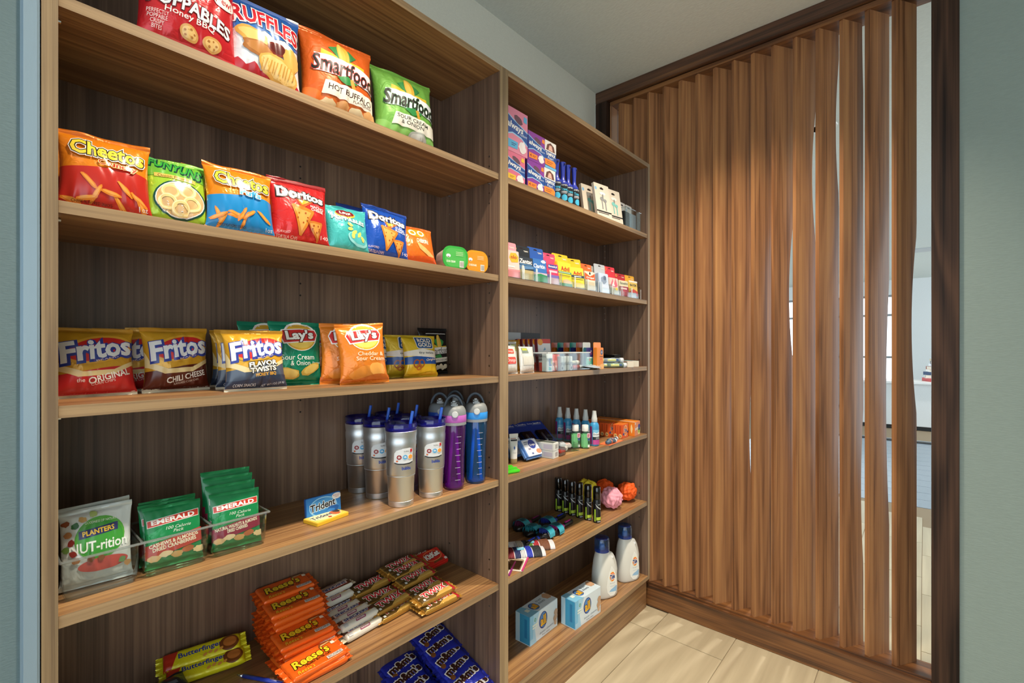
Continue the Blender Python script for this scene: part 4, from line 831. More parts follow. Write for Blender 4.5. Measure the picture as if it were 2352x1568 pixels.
tsp = [(0.778, .108, S5, 4, 0, 0), (0.776, .154, S5, 2, 0, 0), (0.774, .128, S5 + .017, 6, 7, 0), (0.771, .205, S5, 0, 0, 0), (0.769, .176, S5 + .017, -4, 7, 0), (0.768, .222, S5 + .034, 3, 8, 0), (0.766, .252, S5 + .012, 4, 8, 0), (.882, .048, S5, -3, 0, 0), (.882, .094, S5, 2, 0, 0), (.884, .070, S5 + .017, 0, 7, 0), (.886, .140, S5, 2, 0, 0), (.884, .116, S5 + .017, 4, 7, 0), (.880, .188, S5, 1, 0, 0), (.886, .162, S5 + .034, 3, 7, 0), (.888, .205, S5 + .045, 3, 8, 0), (.882, .236, S5 + .05, 2, 8, 0)]
pos = ['front bar', 'second bar on the shelf', 'bar bridging the front pair', 'third bar on the shelf', 'bar in the middle layer', 'top bar', 'rearmost bar']; pos2 = ['front bar', 'second bar on the shelf', 'bar bridging the front pair', 'third bar on the shelf', 'bar in the middle layer', 'fourth bar on the shelf', 'upper bar', 'top bar', 'rearmost bar']
stack(tw, tsp, ['gold cookie bar, %s of the pile beside the almond bars' % q for q in pos] + ['gold cookie bar, %s of the pile by the red wafer packs' % q for q in pos2], 'gold and red cookie bars')
kk = carton('x x x x', .102, .016, .068, ('#cf2a20', '#b8221a', '#c0241c'), {'front': [('e', .06, .58, .36, .33, '#e8a05a'), ('e', .06, .58, .34, .30, '#cf2a20'), ('t', 'KitKat', .06, .62, .62, .32, '#f2eee6', {'bold': .05, 'out': [('#8a1812', .075)], 'rot': 6, 'shear': .1, 'part': 'logo'}), ('p', [(-.1, .12), (.3, .16), (.34, .28), (-.05, .24)], '#7d4424'), ('p', rrect(.10, .14, .02, 3, .42, .10), '#e6d8d0')]}, 'wafer_pack', 'candy', 'red wafer packs', r=.004)
kk['label'] = 'red wafer pack lying on top of the other in the shelf corner'; kk.rotation_euler = (math.radians(-66), 0, math.radians(3)); kk.location = (1.005, .200, S5 + .024)
d = dup(kk, 'red wafer pack underneath the other in the shelf corner'); d.rotation_euler = (math.radians(-72), 0, math.radians(4)); d.location = (.985, .232, S5 + .026)
pen = thing('ballpoint_pen', 'blue ballpoint pen lying near the front of the candy shelf', 'pen', loc=(.425, .105, S5 + .0045), rot=(0, 0, math.radians(118)))
MB().tube([(-.06, 0, 0), (.05, 0, 0)], .0042, 12).obj('barrel', mat('#2338a0', .3), pen, True); MB().tube([(.05, 0, 0), (.066, 0, 0)], [.0042, .001], 12).obj('tip', mat('#c5c8cc', .25, .9), pen, True); MB().rbox(-.058, -.0012, .0042, -.02, .0012, .0056, .0004).obj('clip', mat('#c5c8cc', .25, .9), pen)
dk = bag('dark navy snack pack at the left end of the candy shelf', .10, .07, .03, '#1c2530', [('r', -.3, .42, .3, .56, '#5a646e')], 91, 'snack_pack', 'snack pack'); dk.location = (.262, .15, S5 + .02); dk.rotation_euler = (math.radians(-80), 0, .1)

# ---- bottom deck: blue candy pouches in a pile
mm = bar('x x x x', .120, .078, .022, '#1f2a9c', [('p', [(-.5, .28), (.5, .46), (.5, .62), (-.5, .44)], '#2a3ab4'), ('t', "m&m's", .0, .53, .84, .36, '#3a1c12', {'bold': .05, 'out': [('#e9e7e2', .085)], 'rot': 8, 'part': 'logo'}), ('e', -.34, .2, .07, .1, '#7a4a24')], p=2.6, name='candy_pouch', endcol='#242fa8')
msp = []; mlb = []; rr = random.Random(3)
for c_, (x, lo) in enumerate([(.895, 0), (1.018, 1)]):
    for i in range(6):
        y = .045 + .042 * i; msp.append((x + rr.uniform(-.006, .006), y, S6 + .012 + (.020 + .016 * i if lo else .012 * i), rr.uniform(-5, 6), 16 + 3 * i * 0, 0)); mlb.append('royal blue candy pouch, %s in the row %s' % (['first', 'second', 'third', 'fourth', 'fifth', 'sixth'][i], ['toward the middle', 'by the partition'][c_]))
for c_, x in enumerate((.895, 1.018)):
    for i in range(3): msp.append((x, .07 + .07 * i, S6 + .001 * i, 0, 0, 0)); mlb.append('blue candy pouch flat on the deck, %s under the row %s' % (['first', 'second', 'third'][i], ['toward the middle', 'by the partition'][c_]))
stack(mm, msp, mlb, 'royal blue candy pouches')

# ================================================================ RIGHT BAY
# ---- top shelf: boxes of pads and tampons, lint rollers, earbuds
def pads(lab, W, H, base, top, art_extra, pink):
    art = [('r', -.5, .0, .5, 1.0, base), ('p', [(-.5, .36), (-.2, .44), (.2, .40), (.5, .28), (.5, .56), (.2, .64), (-.2, .74), (-.5, .84)], '#1f4f9c'), ('p', [(-.5, .34), (-.2, .42), (.2, .38), (.5, .26), (.5, .29), (.2, .41), (-.2, .45), (-.5, .37)], '#9fd0ee'), ('p', [(-.5, .84), (-.2, .74), (.2, .64), (.5, .56), (.5, .585), (.2, .665), (-.2, .765), (-.5, .865)], '#9fd0ee'),
           ('t', 'always', -.08, .575, .74, .20, W8, {'bold': .025, 'shear': .15, 'rot': -5, 'part': 'logo'}), ('t', 'radiant', .30, .475, .34, .06, '#dfe9f4', {'shear': .1}), ('p', blob(.06, .78, .20, .085, 143, 18, .08), '#6a4456', {'rot': -16}), ('p', [(.30, .80), (.46, .78), (.46, .92), (.32, .93)], art_extra[0]), ('p', [(-.46, .08), (.02, .10), (.04, .26), (-.46, .27)], art_extra[0]), *([('t', '4', -.36, .18, .10, .11, art_extra[2], {'bold': .02})] if art_extra[1] == '4' else []), ('r', -.26, .19, -.04, .205, art_extra[2]), ('r', -.26, .15, -.10, .165, art_extra[2]), ('p', blob(.24, .18, .17, .12, 140), '#f1e6e4'), ('p', blob(.30, .24, .08, .09, 141), '#f6eeee')]
    return carton(lab, W, .075, H, (base, '#4a2a6a', top), {'front': art}, 'sanitary_pad_box', 'box', 'pad boxes on the top shelf')
b = pads('tall pink and blue pad box on top of the pile by the partition', .112, .146, '#e48aa4', '#d86c92', ('#57b0dc', '16', '#1a3a6a'), 1); place(b, 1.197, .060, S1 + .1005, 0)
b = pads('short pink pad box with a yellow patch under the tall one', .104, .100, '#e0718f', '#d05a80', ('#f0c23a', '28', '#a0521a'), 1); place(b, 1.187, .060, S1, 0)
b = pads('purple and blue pad box on top of its twin', .096, .1005, '#8a3a9c', '#7a3090', ('#ef8a34', '4', '#9a2a1a'), 0); place(b, 1.304, .060, S1 + .101, 0)
d = dup(b, 'purple and blue pad box under its twin beside the tampon boxes'); place(d, 1.299, .060, S1, 0)
tx = carton('tampon box on top of the other beside the lint rollers', .068, .07, .1, ('#1f4a94', '#183a7a', '#2a62ac'), {'front': [('r', -.5, .62, .5, 1, '#e6e2dc'), ('p', [(-.4, .66), (-.3, .86), (0, .95), (.3, .86), (.4, .66)], '#6a4038'), ('p', [(-.2, .68), (-.1, .86), (.1, .86), (.2, .68)], '#e0b0a0'), ('t', 'TAMPAX', 0, .53, .86, .12, W8, {'bold': .03, 'part': 'logo'}), ('t', 'Pearl', .0, .40, .5, .10, '#dfe9f4', {'shear': .2}), ('p', [(-.5, .12), (.42, .10), (.46, .26), (.3, .34), (-.5, .33)], '#ef8a34'), ('r', -.36, .24, .2, .26, '#9a3a1a'), ('r', -.36, .18, .1, .20, '#9a3a1a'), ('r', -.5, 0, .5, .09, '#6ab4de')]}, 'tampon_box', 'box', 'tampon boxes'); place(tx, 1.384, .057, S1 + .1005, 0)
d = dup(tx, 'tampon box at the bottom beside the lint rollers'); place(d, 1.380, .057, S1, 0)
def lint(lab):
    root = thing('lint_roller', lab, 'lint roller', 'lint rollers')
    MB().lathe([(.017, .001), (.0185, .001), (.0185, .070), (.017, .070)], 24).obj('adhesive_roll', mat('#2a2a2e', .4), root, True)
    lay(root, [('r', -.5, .05, .5, .95, '#1c1d22'), ('t', 'evercare', 0, .94, .9, .08, '#e6e8ee'), ('t', 'Travel', .0, .72, .84, .16, '#4fc0e2', {'bold': .02, 'part': 'logo'}), ('r', -.4, .56, .4, .60, '#d8dadf'), ('r', -.4, .49, .3, .52, '#d8dadf'), ('e', .06, .26, .36, .17, '#49b6da')], .034, .069, cyl_fn(.0188, .001, -math.pi / 2 - .5), h=.004)
    smooth_by_angle(MB().lathe([(.019, .070), (.020, .071), (.020, .079), (.015, .084), (.010, .092), (.0085, .105), (.0095, .125), (.0105, .140), (.0125, .150), (.0135, .1545), (.012, .156), (.0001, .156)], 24, sy=.8).obj('handle', mat('#2b3aa4', .35), root), 40)
    MB().lathe([(.0001, 0), (.0035, 0), (.0035, .003), (.0001, .003)], 12, M=Matrix.Translation((0, -.0095, .148)) @ Matrix.Rotation(math.pi / 2, 4, 'X')).obj('hang_hole', mat('#10123a', .5), root)
    return root
L0 = lint('blue-handled lint roller beside the tampon boxes')
for i, (x, y, lb) in enumerate([(1.440, .036, None), (1.478, .034, 'blue-handled lint roller, second from the tampon boxes'), (1.516, .036, 'blue-handled lint roller, third from the tampon boxes'), (1.555, .034, 'blue-handled lint roller at the open end of the row')]): o = L0 if i == 0 else dup(L0, lb); place(o, x, y, S1, -20 + 12 * i, 0)
def earcard(lab, tip):
    root = thing('earbud_card', lab, 'earbuds', 'carded earbuds')
    MB().prism(rrect(.098, .150, .003, 2), 0, .012).obj('card_box', mat('#d8cdbc', .5), root)
    lay(root, [('p', [(-.10, .84), (.10, .84), (.13, .88), (0, .91), (-.13, .88)], '#241a18'), ('e', -.40, .84, .07, .05, '#7fb4dc'), ('r', -.5, .16, .5, .20, '#2a2a2a'), ('r', -.4, .12, .3, .14, '#4a4644'), ('e', .02, .72, .20, .05, '#f0ece4'), ('e', -.06, .56, .13, .06, tip), ('e', .14, .52, .11, .05, tip), ('r', -.10, .26, -.04, .54, tip), ('r', .12, .24, .18, .50, tip), ('r', -.02, .60, .05, .70, '#8a8a86')], .098, .150, plane_fn((0, 0, 0), (1, 0, 0), (0, 0, 1)), h=0)
    return root
b = earcard('cream card with grey earbuds on the top shelf', '#8d8f90'); place(b, 1.757, .012, S1, -8, 9)
b = earcard('cream card with mint green earbuds beside the clear box', '#7ec4bc'); place(b, 1.855, .012, S1, -8, 9)
d = dup(b, 'cream earbud card almost hidden behind the grey one'); place(d, 1.735, .060, S1, -8, 9)
cb = thing('display_box', 'clear acrylic display box of charger packs at the shelf end', 'box', loc=(2.030, .055, S1))
w_, d_, h_ = .150, .07, .095
bx = MB(); bx.box(-w_ / 2, -d_ / 2, 0, w_ / 2, d_ / 2, .002); bx.box(-w_ / 2, -d_ / 2, .002, w_ / 2, -d_ / 2 + .002, h_); bx.box(-w_ / 2, -d_ / 2 + .002, .002, -w_ / 2 + .002, d_ / 2, h_); bx.box(w_ / 2 - .002, -d_ / 2 + .002, .002, w_ / 2, d_ / 2, h_)
bx.obj('acrylic_tray', CLR, cb); rm = MB(); rm.tube([(-w_ / 2, d_ / 2, h_), (-w_ / 2, -d_ / 2, h_), (w_ / 2 + .004, -d_ / 2, h_), (w_ / 2 + .004, d_ / 2, h_)], .0022, 6); rm.obj('rim', clear('#f6fafa', .9, 1.8), cb)
for x, c, lb in ((1.996, '#2e3234', 'white hang card with a dark charger inside the clear box'), (2.062, '#a9bccd', 'white hang card with a pale blue pack inside the clear box')):
    r_ = thing('charger_pack', lb, 'charger', loc=(x, .058, S1 + .0022)); MB().prism(rrect(.060, .128, .004, 2), .004, .006).obj('hang_card', mat('#dcdad6', .5), r_); MB().rbox(-.026, -.022, 0, .026, .004, .082, .003).obj('blister', mat(c, .3), r_); lay(r_, [('p', [(-.16, .88), (.16, .88), (.2, .91), (0, .94), (-.2, .91)], '#2a1a18'), ('e', -.36, .80, .09, .045, '#7fb4dc')], .060, .128, plane_fn((0, .0038, 0), (1, 0, 0), (0, 0, 1)), h=0)

# ---- second shelf: carded medicines in clear holders
def holder(x, y, w, lab, h=.045, d=.05):
    root = thing('card_holder', lab, 'holder', 'clear card holders', (x, y, S2)); b = MB()
    b.box(-w / 2, -d / 2, 0, w / 2, d / 2, .0018); b.box(-w / 2, -d / 2, .0018, w / 2, -d / 2 + .0018, h * .5); b.box(-w / 2, -d / 2 + .0018, .0018, -w / 2 + .0018, d / 2, h); b.box(w / 2 - .0018, -d / 2 + .0018, .0018, w / 2, d / 2, h)
    b.obj('holder_tray', CLR, root)
    for q in (-w / 2 - .0003, w / 2 - .0020): MB().box(q, -d / 2 - .0006, 0, q + .0023, -d / 2 + .0001, h).obj('polished_edge', mat('#dfe6e8', .2), root)
def peg(lab, W, H, hb, card, body, art, x, y=.034, yaw=-4, lean=5, ring=None, D=.018, name='medicine_pack', z=S2 + .002):
    root = thing(name, lab, 'medicine')
    MB().prism(rrect(W, H, .005, 2), 0, .0018).obj('hang_card', mat(card, .45), root)
    MB().rbox(-W * .44, -D, .001, W * .44, 0, hb, .0022).obj('carton_body', mat(body, .4), root)
    lay(root, [('p', [(-.10, .925), (.10, .925), (.12, .945), (0, .965), (-.12, .945)], '#2a1614')] + ([('o', -.36, .90, .09, .05, .025, ring)] if ring else []) + [('r', .14, .872, .40, .884, '#e8e4da'), ('r', .18, .850, .40, .860, '#e8e4da')], W, H, plane_fn((0, 0, 0), (1, 0, 0), (0, 0, 1)), h=0)
    lay(root, art, W * .88, hb, plane_fn((0, -D, 0), (1, 0, 0), (0, 0, 1)), h=0, base=.0003, clipx=.49)
    place(root, x, y, z, yaw, lean); return root
peg('pale pink medicine pack with a yellow hexagon next to the partition', .092, .122, .090, '#ee9aa6', '#f3c9c0', [('r', -.5, 0, .5, .3, '#ea8f92'), ('p', [(.02, .55), (.40, .58), (.44, .78), (.3, .92), (0, .90), (-.1, .72)], '#eeb23a'), ('t', 'olo', .16, .76, .34, .14, '#a8302a', {'bold': .02}), ('r', -.4, .36, .2, .42, '#f3e4dc')], 1.166, .034)
peg('black carded medicine pack with white lettering and yellow rings', .085, .120, .078, '#22262b', '#343b44', [('t', 'Zantac', 0, .80, .84, .20, W8, {'bold': .03, 'shear': .12, 'part': 'logo'}), ('r', -.4, .64, .4, .67, '#5f9ad2'), ('r', -.5, .0, .5, .42, '#b9a878'), ('p', [(-.5, .42), (.5, .50), (.5, .62), (-.5, .60)], '#5d86b0'), ('e', -.2, .42, .1, .2, '#d8d6c4')], 1.242, .034, ring='#e8c83a')
peg('blue carded allergy pack with a green meadow at its foot', .084, .126, .082, '#2857a8', '#3c74ba', [('t', 'Claritin', -.05, .68, .82, .18, '#e8eef4', {'bold': .03, 'part': 'logo'}), ('p', blob(.26, .90, .16, .07, 150), '#eef2f4'), ('r', -.5, .28, .5, .40, '#c9b3c4'), ('p', [(-.5, 0), (.5, 0), (.5, .3), (0, .36), (-.5, .28)], '#2f8a58'), ('r', -.3, .42, -.2, .56, '#d5e2ee')], 1.321, .034)
peg('hot pink carded allergy pack beside the yellow ones', .078, .118, .076, '#e2486c', '#dd3f66', [('r', -.36, .74, .40, .94, '#3a4a94'), ('t', 'Benadryl', .02, .84, .68, .13, W8, {'bold': .02}), ('r', -.3, .56, .36, .66, '#f0c3cf'), ('r', -.5, .30, .5, .44, '#7a6ab0'), ('r', -.5, .0, .5, .30, '#c8a9b4')], 1.396, .034, ring='#f0a0a0')
peg('wide yellow pain reliever pack with a green band', .094, .126, .092, '#e2b928', '#edd23a', [('t', 'Advil', .06, .72, .62, .20, '#c0302a', {'bold': .03, 'part': 'logo'}), ('r', -.5, .52, .5, .60, '#3d8a5a'), ('r', -.4, .55, .4, .57, '#e8f0e4'), ('r', -.35, .44, .4, .455, '#5a4a1a'), ('r', -.3, .39, .35, .40, '#5a4a1a'), ('e', .12, .18, .3, .12, '#e2b98a'), ('r', -.5, 0, .5, .12, '#3d8a5a')], 1.472, .034, ring='#f0d860')
peg('yellow pain reliever pack with a navy band, turned aside', .086, .124, .084, '#dfb526', '#ecd04a', [('t', 'Advil', .05, .72, .6, .18, '#c0302a', {'bold': .03, 'part': 'logo'}), ('r', -.4, .50, .5, .62, '#3a4a5a'), ('r', -.2, .54, .3, .58, '#e8e8e0'), ('r', -.4, .42, .4, .44, '#5a4a1a'), ('p', blob(.0, .2, .3, .14, 152), '#e3c23a')], 1.565, .036, -14, 8)
peg('wine red medicine card standing behind the navy-banded yellow pack', .07, .122, .07, '#a5283c', '#b53246', [('r', -.4, .4, .4, .6, '#e0c0c4')], 1.612, .075, -6, 3)
peg('orange and white toothache gel pack with a pale lower half', .078, .112, .078, '#e5662c', '#e6dcc8', [('p', [(-.5, .56), (.5, .56), (.5, .92), (0, .74), (-.5, .92)], '#df5a26'), ('t', 'Orajel', .0, .66, .76, .12, W8, {'bold': .03, 'part': 'logo'}), ('e', .0, .90, .08, .07, '#3a3a44'), ('r', -.4, .08, .4, .46, '#cbbfa4')], 1.652, .034)
peg('light grey card standing behind the orange toothache pack', .074, .122, .06, '#b4b8bc', '#c4c8cc', [('r', -.4, .3, .4, .5, '#98a0a8')], 1.655, .080, -4, 3)
peg('grey carded pack with a tan tube, behind the pale blue one', .074, .120, .07, '#aab0ac', '#b8a886', [('r', -.1, .1, .1, .9, '#1d1f24')], 1.718, .066, -6, 4)
peg('grey carded pack with a pale blue pouch', .080, .126, .084, '#b4b9bf', '#c4d4e8', [('p', blob(.0, .66, .3, .2, 154), '#8a9cb4'), ('p', blob(.1, .76, .14, .12, 155), '#5f7088'), ('r', -.5, .0, .5, .42, '#cfdcef')], 1.762, .034)
peg('small red carded pack half hidden beside the blue pouch', .06, .112, .07, '#c3262e', '#cf3a3a', [('r', -.3, .4, .3, .7, '#e8c0a0')], 1.815, .075, -6, 3, ring='#e8a03a')
peg('red carded pack with a crinkled clear pouch', .082, .126, .074, '#cf3040', '#d9c4bc', [('p', [(-.4, .5), (-.1, .95), (0, .6), (.2, .98), (.4, .55), (.2, .45)], '#e06a7c'), ('p', [(-.2, .52), (-.05, .8), (.1, .5)], '#f0e4e4'), ('r', -.4, .05, .4, .4, '#a8a890'), ('e', .25, .34, .12, .1, '#e0c84a')], 1.846, .034, ring='#f0a050')
peg('dark red and cream headache tablet pack', .084, .106, .072, '#b4202c', '#e0d6b8', [('t', 'Excedrin', .0, .82, .84, .16, '#1f4a3a', {'shear': .15, 'bold': .02, 'part': 'logo'}), ('r', -.5, .0, .5, .62, '#9a3248'), ('r', -.4, .44, .3, .54, '#e8c8c4'), ('e', .0, .22, .28, .16, '#b8485a')], 1.938, .034, ring='#e8c04a')
peg('yellow aspirin pack at the open end of the medicine row', .084, .108, .080, '#e0a82c', '#e8c864', [('t', 'BAYER', .0, .74, .78, .14, '#2a2a2e', {'bold': .03, 'part': 'logo'}), ('r', -.5, .90, .5, 1, '#f0ece0'), ('p', [(-.5, .36), (0, .52), (.5, .38), (.5, .30), (-.5, .30)], '#c8483a'), ('r', -.5, 0, .5, .30, '#98a4b4'), ('e', .36, .22, .1, .12, '#c85060')], 2.030, .034)
for i, (x, w) in enumerate([(1.166, .098), (1.242, .078), (1.321, .080), (1.396, .072), (1.472, .092), (1.565, .092), (1.652, .082), (1.762, .088), (1.846, .078), (1.938, .090), (2.030, .092)]):
    holder(x, .030, w - .004, 'clear acrylic holder around the %s' % ['pale pink pack', 'black carded pack', 'blue allergy pack', 'hot pink pack', 'green-banded yellow pack', 'navy-banded yellow pack', 'orange toothache pack', 'pale blue pouch', 'crinkled clear pouch', 'dark red headache pack', 'yellow aspirin pack'][i])

# ---- third shelf: dental and eye care
def pouch(lab, W, H, T, col, art, seed, x, y, z, yaw, lean, name='pouch', cat='pouch'):
    b = bag(lab, W, H, T, col, art, seed, name, cat, c=.04, wr=.6, res=.7); place(b, x, y, z, yaw, lean); return b
Wt = '#e2e4e0'
pouch('white pouch with two red emblems leaning on the partition', .096, .098, .030, Wt, [('p', rrect(.56, .17, .05, 3, -.02, .70), '#d9503f'), ('t', 'Orange', -.02, .78, .44, .10, W8), ('p', rrect(.66, .24, .06, 3, -.02, .34), '#d8483a'), ('t', 'Orange', -.02, .46, .54, .14, W8), ('r', -.36, .08, .3, .2, '#d0cfc4')], 161, 1.205, .062, S3, 6, 7)
pouch('plain white pouch with a small green square at the shelf front', .086, .094, .030, Wt, [('r', -.40, .74, -.02, .94, '#7f8c80'), ('r', -.36, .84, -.06, .92, '#b8c04a'), ('r', -.4, .3, .4, .62, '#d2d1c6')], 163, 1.298, .060, S3, 4, 5)
pouch('white pouch with a green and black picture behind the two in front', .09, .112, .028, Wt, [('r', -.3, .72, .0, .90, '#2a3a2a'), ('r', .06, .70, .40, .90, '#a8b83a'), ('e', .2, .80, .08, .05, '#f2f2ea')], 165, 1.260, .108, S3, 4, 4)
pouch('mustard yellow pouch behind the white pouches', .08, .118, .024, '#b58a22', [], 166, 1.325, .150, S3, 2, 3)
tb = carton('long grey and black toothbrush box along the back panel', .205, .05, .150, ('#15181f', '#9aa0a6', '#8d949c'), {'front': [('r', -.5, 0, -.12, 1, '#a9b0b5'), ('r', -.42, .72, -.2, .77, '#7a8086'), ('r', -.06, .74, .28, .79, '#a8b0ba'), ('r', -.38, .40, -.2, .56, '#6a7076')]}, 'toothbrush_box', 'box'); place(tb, 1.470, .240, S3, 0)
ce = carton('x x x x', .084, .016, .124, ('#dfe2e4', '#7a2430', '#c03a34'), {'front': [('r', -.5, .86, .5, 1, '#cf3a30'), ('e', -.30, .90, .2, .10, '#eea02c'), ('t', 'Clear eyes', .0, .46, .86, .16, '#22345e', {'bold': .01, 'part': 'logo'}), ('p', [(-.1, .62), (.1, .66), (.02, .74)], '#6aa0c8'), ('p', [(-.5, .0), (.5, .0), (.5, .1), (0, .24), (-.5, .26)], '#cf4a40')]}, 'eye_drop_box', 'box', 'eye drop boxes')
for i, lb in enumerate(['front eye drop box of the row behind the clear bin', 'second eye drop box of the row', 'third eye drop box of the row', 'fourth eye drop box of the row', 'rearmost eye drop box of the row']):
    o = ce if i == 0 else dup(ce); o['label'] = 'white and red ' + lb; place(o, 1.492 - .010 * i, .132 + .0165 * i, S3, 0, 5)
cbin = thing('organizer_bin', 'clear divided bin of small toiletries at the shelf front', 'bin', loc=(1.520, .072, S3)); w_, d_, h_ = .292, .085, .070
bx = MB(); bx.box(-w_ / 2, -d_ / 2, 0, w_ / 2, d_ / 2, .002)
for (a, b_, c_, e_) in ((-w_ / 2, -d_ / 2, w_ / 2, -d_ / 2 + .002), (-w_ / 2, d_ / 2 - .002, w_ / 2, d_ / 2), (-w_ / 2, -d_ / 2 + .002, -w_ / 2 + .002, d_ / 2 - .002), (w_ / 2 - .002, -d_ / 2 + .002, w_ / 2, d_ / 2 - .002), (-.045, -d_ / 2 + .002, -.0435, d_ / 2 - .002), (.052, -d_ / 2 + .002, .0535, d_ / 2 - .002)): bx.box(a, b_, .002, c_, e_, h_)
bx.obj('bin_walls', CLR, cbin); rm = MB(); rim_loop(rm, [(-w_ / 2, -d_ / 2, h_), (w_ / 2, -d_ / 2, h_), (w_ / 2, d_ / 2, h_), (-w_ / 2, d_ / 2, h_)], .0024); rm.obj('rim', mat('#cfd6d8', .2), cbin)
def small_box(lab, W, D, H, cols, art, x, y, z, yaw=0, lean=0, name='toiletry_box', cat='box', grp=None):
    b = carton(lab, W, D, H, cols, {'front': art} if art else {}, name, cat, grp); place(b, x, y, z, yaw, lean); return b
small_box('white box with a blue bottle picture in the clear bin', .040, .02, .066, ('#e4e6e4', '#c9cfcf', '#eee'), [('r', -.1, .30, .34, .72, '#3f74a8'), ('r', .2, .4, .4, .68, '#b8b060'), ('p', [(-.14, .06), (.3, .06), (.3, .2), (-.14, .28)], '#4fb8c0')], 1.402, .050, S3 + .0022)
for i in range(3): small_box('red carded lip balm in the clear bin, %s' % ['beside the white box', 'in the middle', 'by the divider'][i], .028, .010, .062, ('#dc5a4c', '#c04438', '#e0685a'), [('r', -.2, .05, .25, .62, '#eaa49a'), ('r', -.1, .06, .14, .3, '#efe6e0')], 1.436 + .029 * i - (.001), .050 + .010 * i, S3 + .0022, 0, 4, 'lip_balm_card', 'lip balm', 'red lip balm cards')
for i in range(4): small_box('slim white box in the middle of the clear bin, %s' % ['leftmost by its dark barcode', 'second of four', 'third of four', 'against the divider'][i], .016, .03, .054, ('#d4d8d4', '#b4bab6', '#e0e2de'), [('r', -.3, .06, .3, .26, '#4a4a4c')] if i in (0, 3) else [('r', -.3, .1, .3, .9, '#c6ccc6')], 1.494 + .0205 * i, .062, S3 + .0022, 0, 0, 'slim_box', 'box', 'slim white boxes')
for i, (x, z, c, lb) in enumerate([(1.600, .010, '#d8574c', 'red lip balm tube lying in the end of the clear bin'), (1.596, .0275, '#cfc9ac', 'cream lip balm tube lying on the red one in the clear bin')]):
    t_ = thing('lip_balm_tube', lb, 'lip balm', loc=(x, .05 + .012 * i, S3 + .0022 + z), rot=(0, 0, .1)); MB().tube([(-.03, 0, 0), (.012, 0, 0)], .0082, 14).obj('tube_body', mat(c, .35), t_, True); MB().tube([(.012, 0, 0), (.034, 0, 0)], .0085, 14).obj('cap', mat('#e6e2da', .35), t_, True)
pk = None
def tabpack(lab, tab, box, art, x, y, yaw=0):
    root = thing('travel_pack', lab, 'toiletry', 'hanging travel packs in a row')
    MB().prism(rrect(.058, .112, .006, 3), 0, .0016).obj('hang_tab', mat(tab, .3), root); MB().rbox(-.028, -.015, 0, .028, 0, .090, .002).obj('carton_body', mat(box, .4), root); lay(root, art, .056, .090, plane_fn((0, -.015, 0), (1, 0, 0), (0, 0, 1)), h=0)
    place(root, x, y, S3, yaw, 0); return root
GA = [('r', -.5, 0, .5, .55, '#5fb59a'), ('r', -.5, .55, .5, 1, '#2a2f6c'), ('e', .2, .74, .16, .08, '#7a3a6a'), ('t', '4.3', .2, .84, .2, .07, W8), ('e', .0, .42, .1, .05, '#d86a6a'), ('r', -.4, .5, .4, .56, '#d8eee4'), ('p', wave(.0, .2, .04, 2), '#bfe0d0')]
OA = [('e', .2, .78, .18, .12, '#2f4a7c'), ('t', '10', .2, .78, .18, .09, W8), ('e', .1, .46, .1, .05, '#d8503a'), ('r', -.1, .56, .4, .60, '#7a3a14'), ('p', wave(0, .2, .04, 2), '#e8b06a')]
tabpack('orange travel pack standing at the shelf front beside the clear bin', '#e8862c', '#e0852a', OA, 1.752, .048); tabpack('green and navy travel pack just behind the front orange one', '#c8ccc8', '#3f7a8a', GA, 1.712, .075)
for i in range(6): tabpack('%s, %s in the receding row' % (('navy travel pack with a teal tab', 'orange travel pack with a coral tab')[i % 2], ['first', 'second', 'third', 'fourth', 'fifth', 'sixth'][i]), ('#1f9a86', '#e07a62')[i % 2], ('#232a6c', '#c86a1c')[i % 2], [('r', -.4, .7, .4, .8, '#8a9ac0')], 1.752 - .006 * i, .102 + .0285 * i)
pouch('silver blue foil pouch lying at the shelf front', .10, .075, .012, '#a9bccb', [('p', [(-.4, .2), (.3, .3), (.4, .8), (-.3, .7)], '#b9cad6')], 171, 1.700, .0, S3 + .008, 0, 80, 'foil_pouch', 'pouch').rotation_euler = (math.radians(-84), 0, math.radians(28))
for i, (x, y, z, c) in enumerate([(1.872, .060, .011, '#8fa6b8'), (1.900, .035, .011, '#7c9a8c'), (1.868, .075, .033, '#9ab0a4'), (1.898, .050, .033, '#a4b6c6')]):
    t_ = thing('travel_tube', 'silvery travel tube, %s' % ['lying at the bottom beside the orange pack', 'at the front of the bottom layer', 'lying on top beside the orange pack', 'at the front of the top layer'][i], 'tube', 'silvery travel tubes', (x, y, S3 + z), (0, 0, math.radians(-36)))
    MB().tube([(-.05, 0, 0), (.028, 0, 0)], .0105, 14).obj('tube_body', mat(c, .25, .3), t_, True); MB().tube([(.028, 0, 0), (.044, 0, 0)], .0112, 14).obj('cap', mat('#d4dade', .25), t_, True)
    lay(t_, [('r', -.3, .0, .2, .5, '#c4cc8a'), ('r', .22, .1, .36, .5, '#3f5a8a')], .08, .02, lambda x_, z_: (np.stack([x_ - .01, -.0108 * np.cos((z_ - .004) / .0105), .0108 * np.sin((z_ - .004) / .0105)], 1), np.stack([0 * x_, -np.cos((z_ - .004) / .0105), np.sin((z_ - .004) / .0105)], 1)), h=.003)
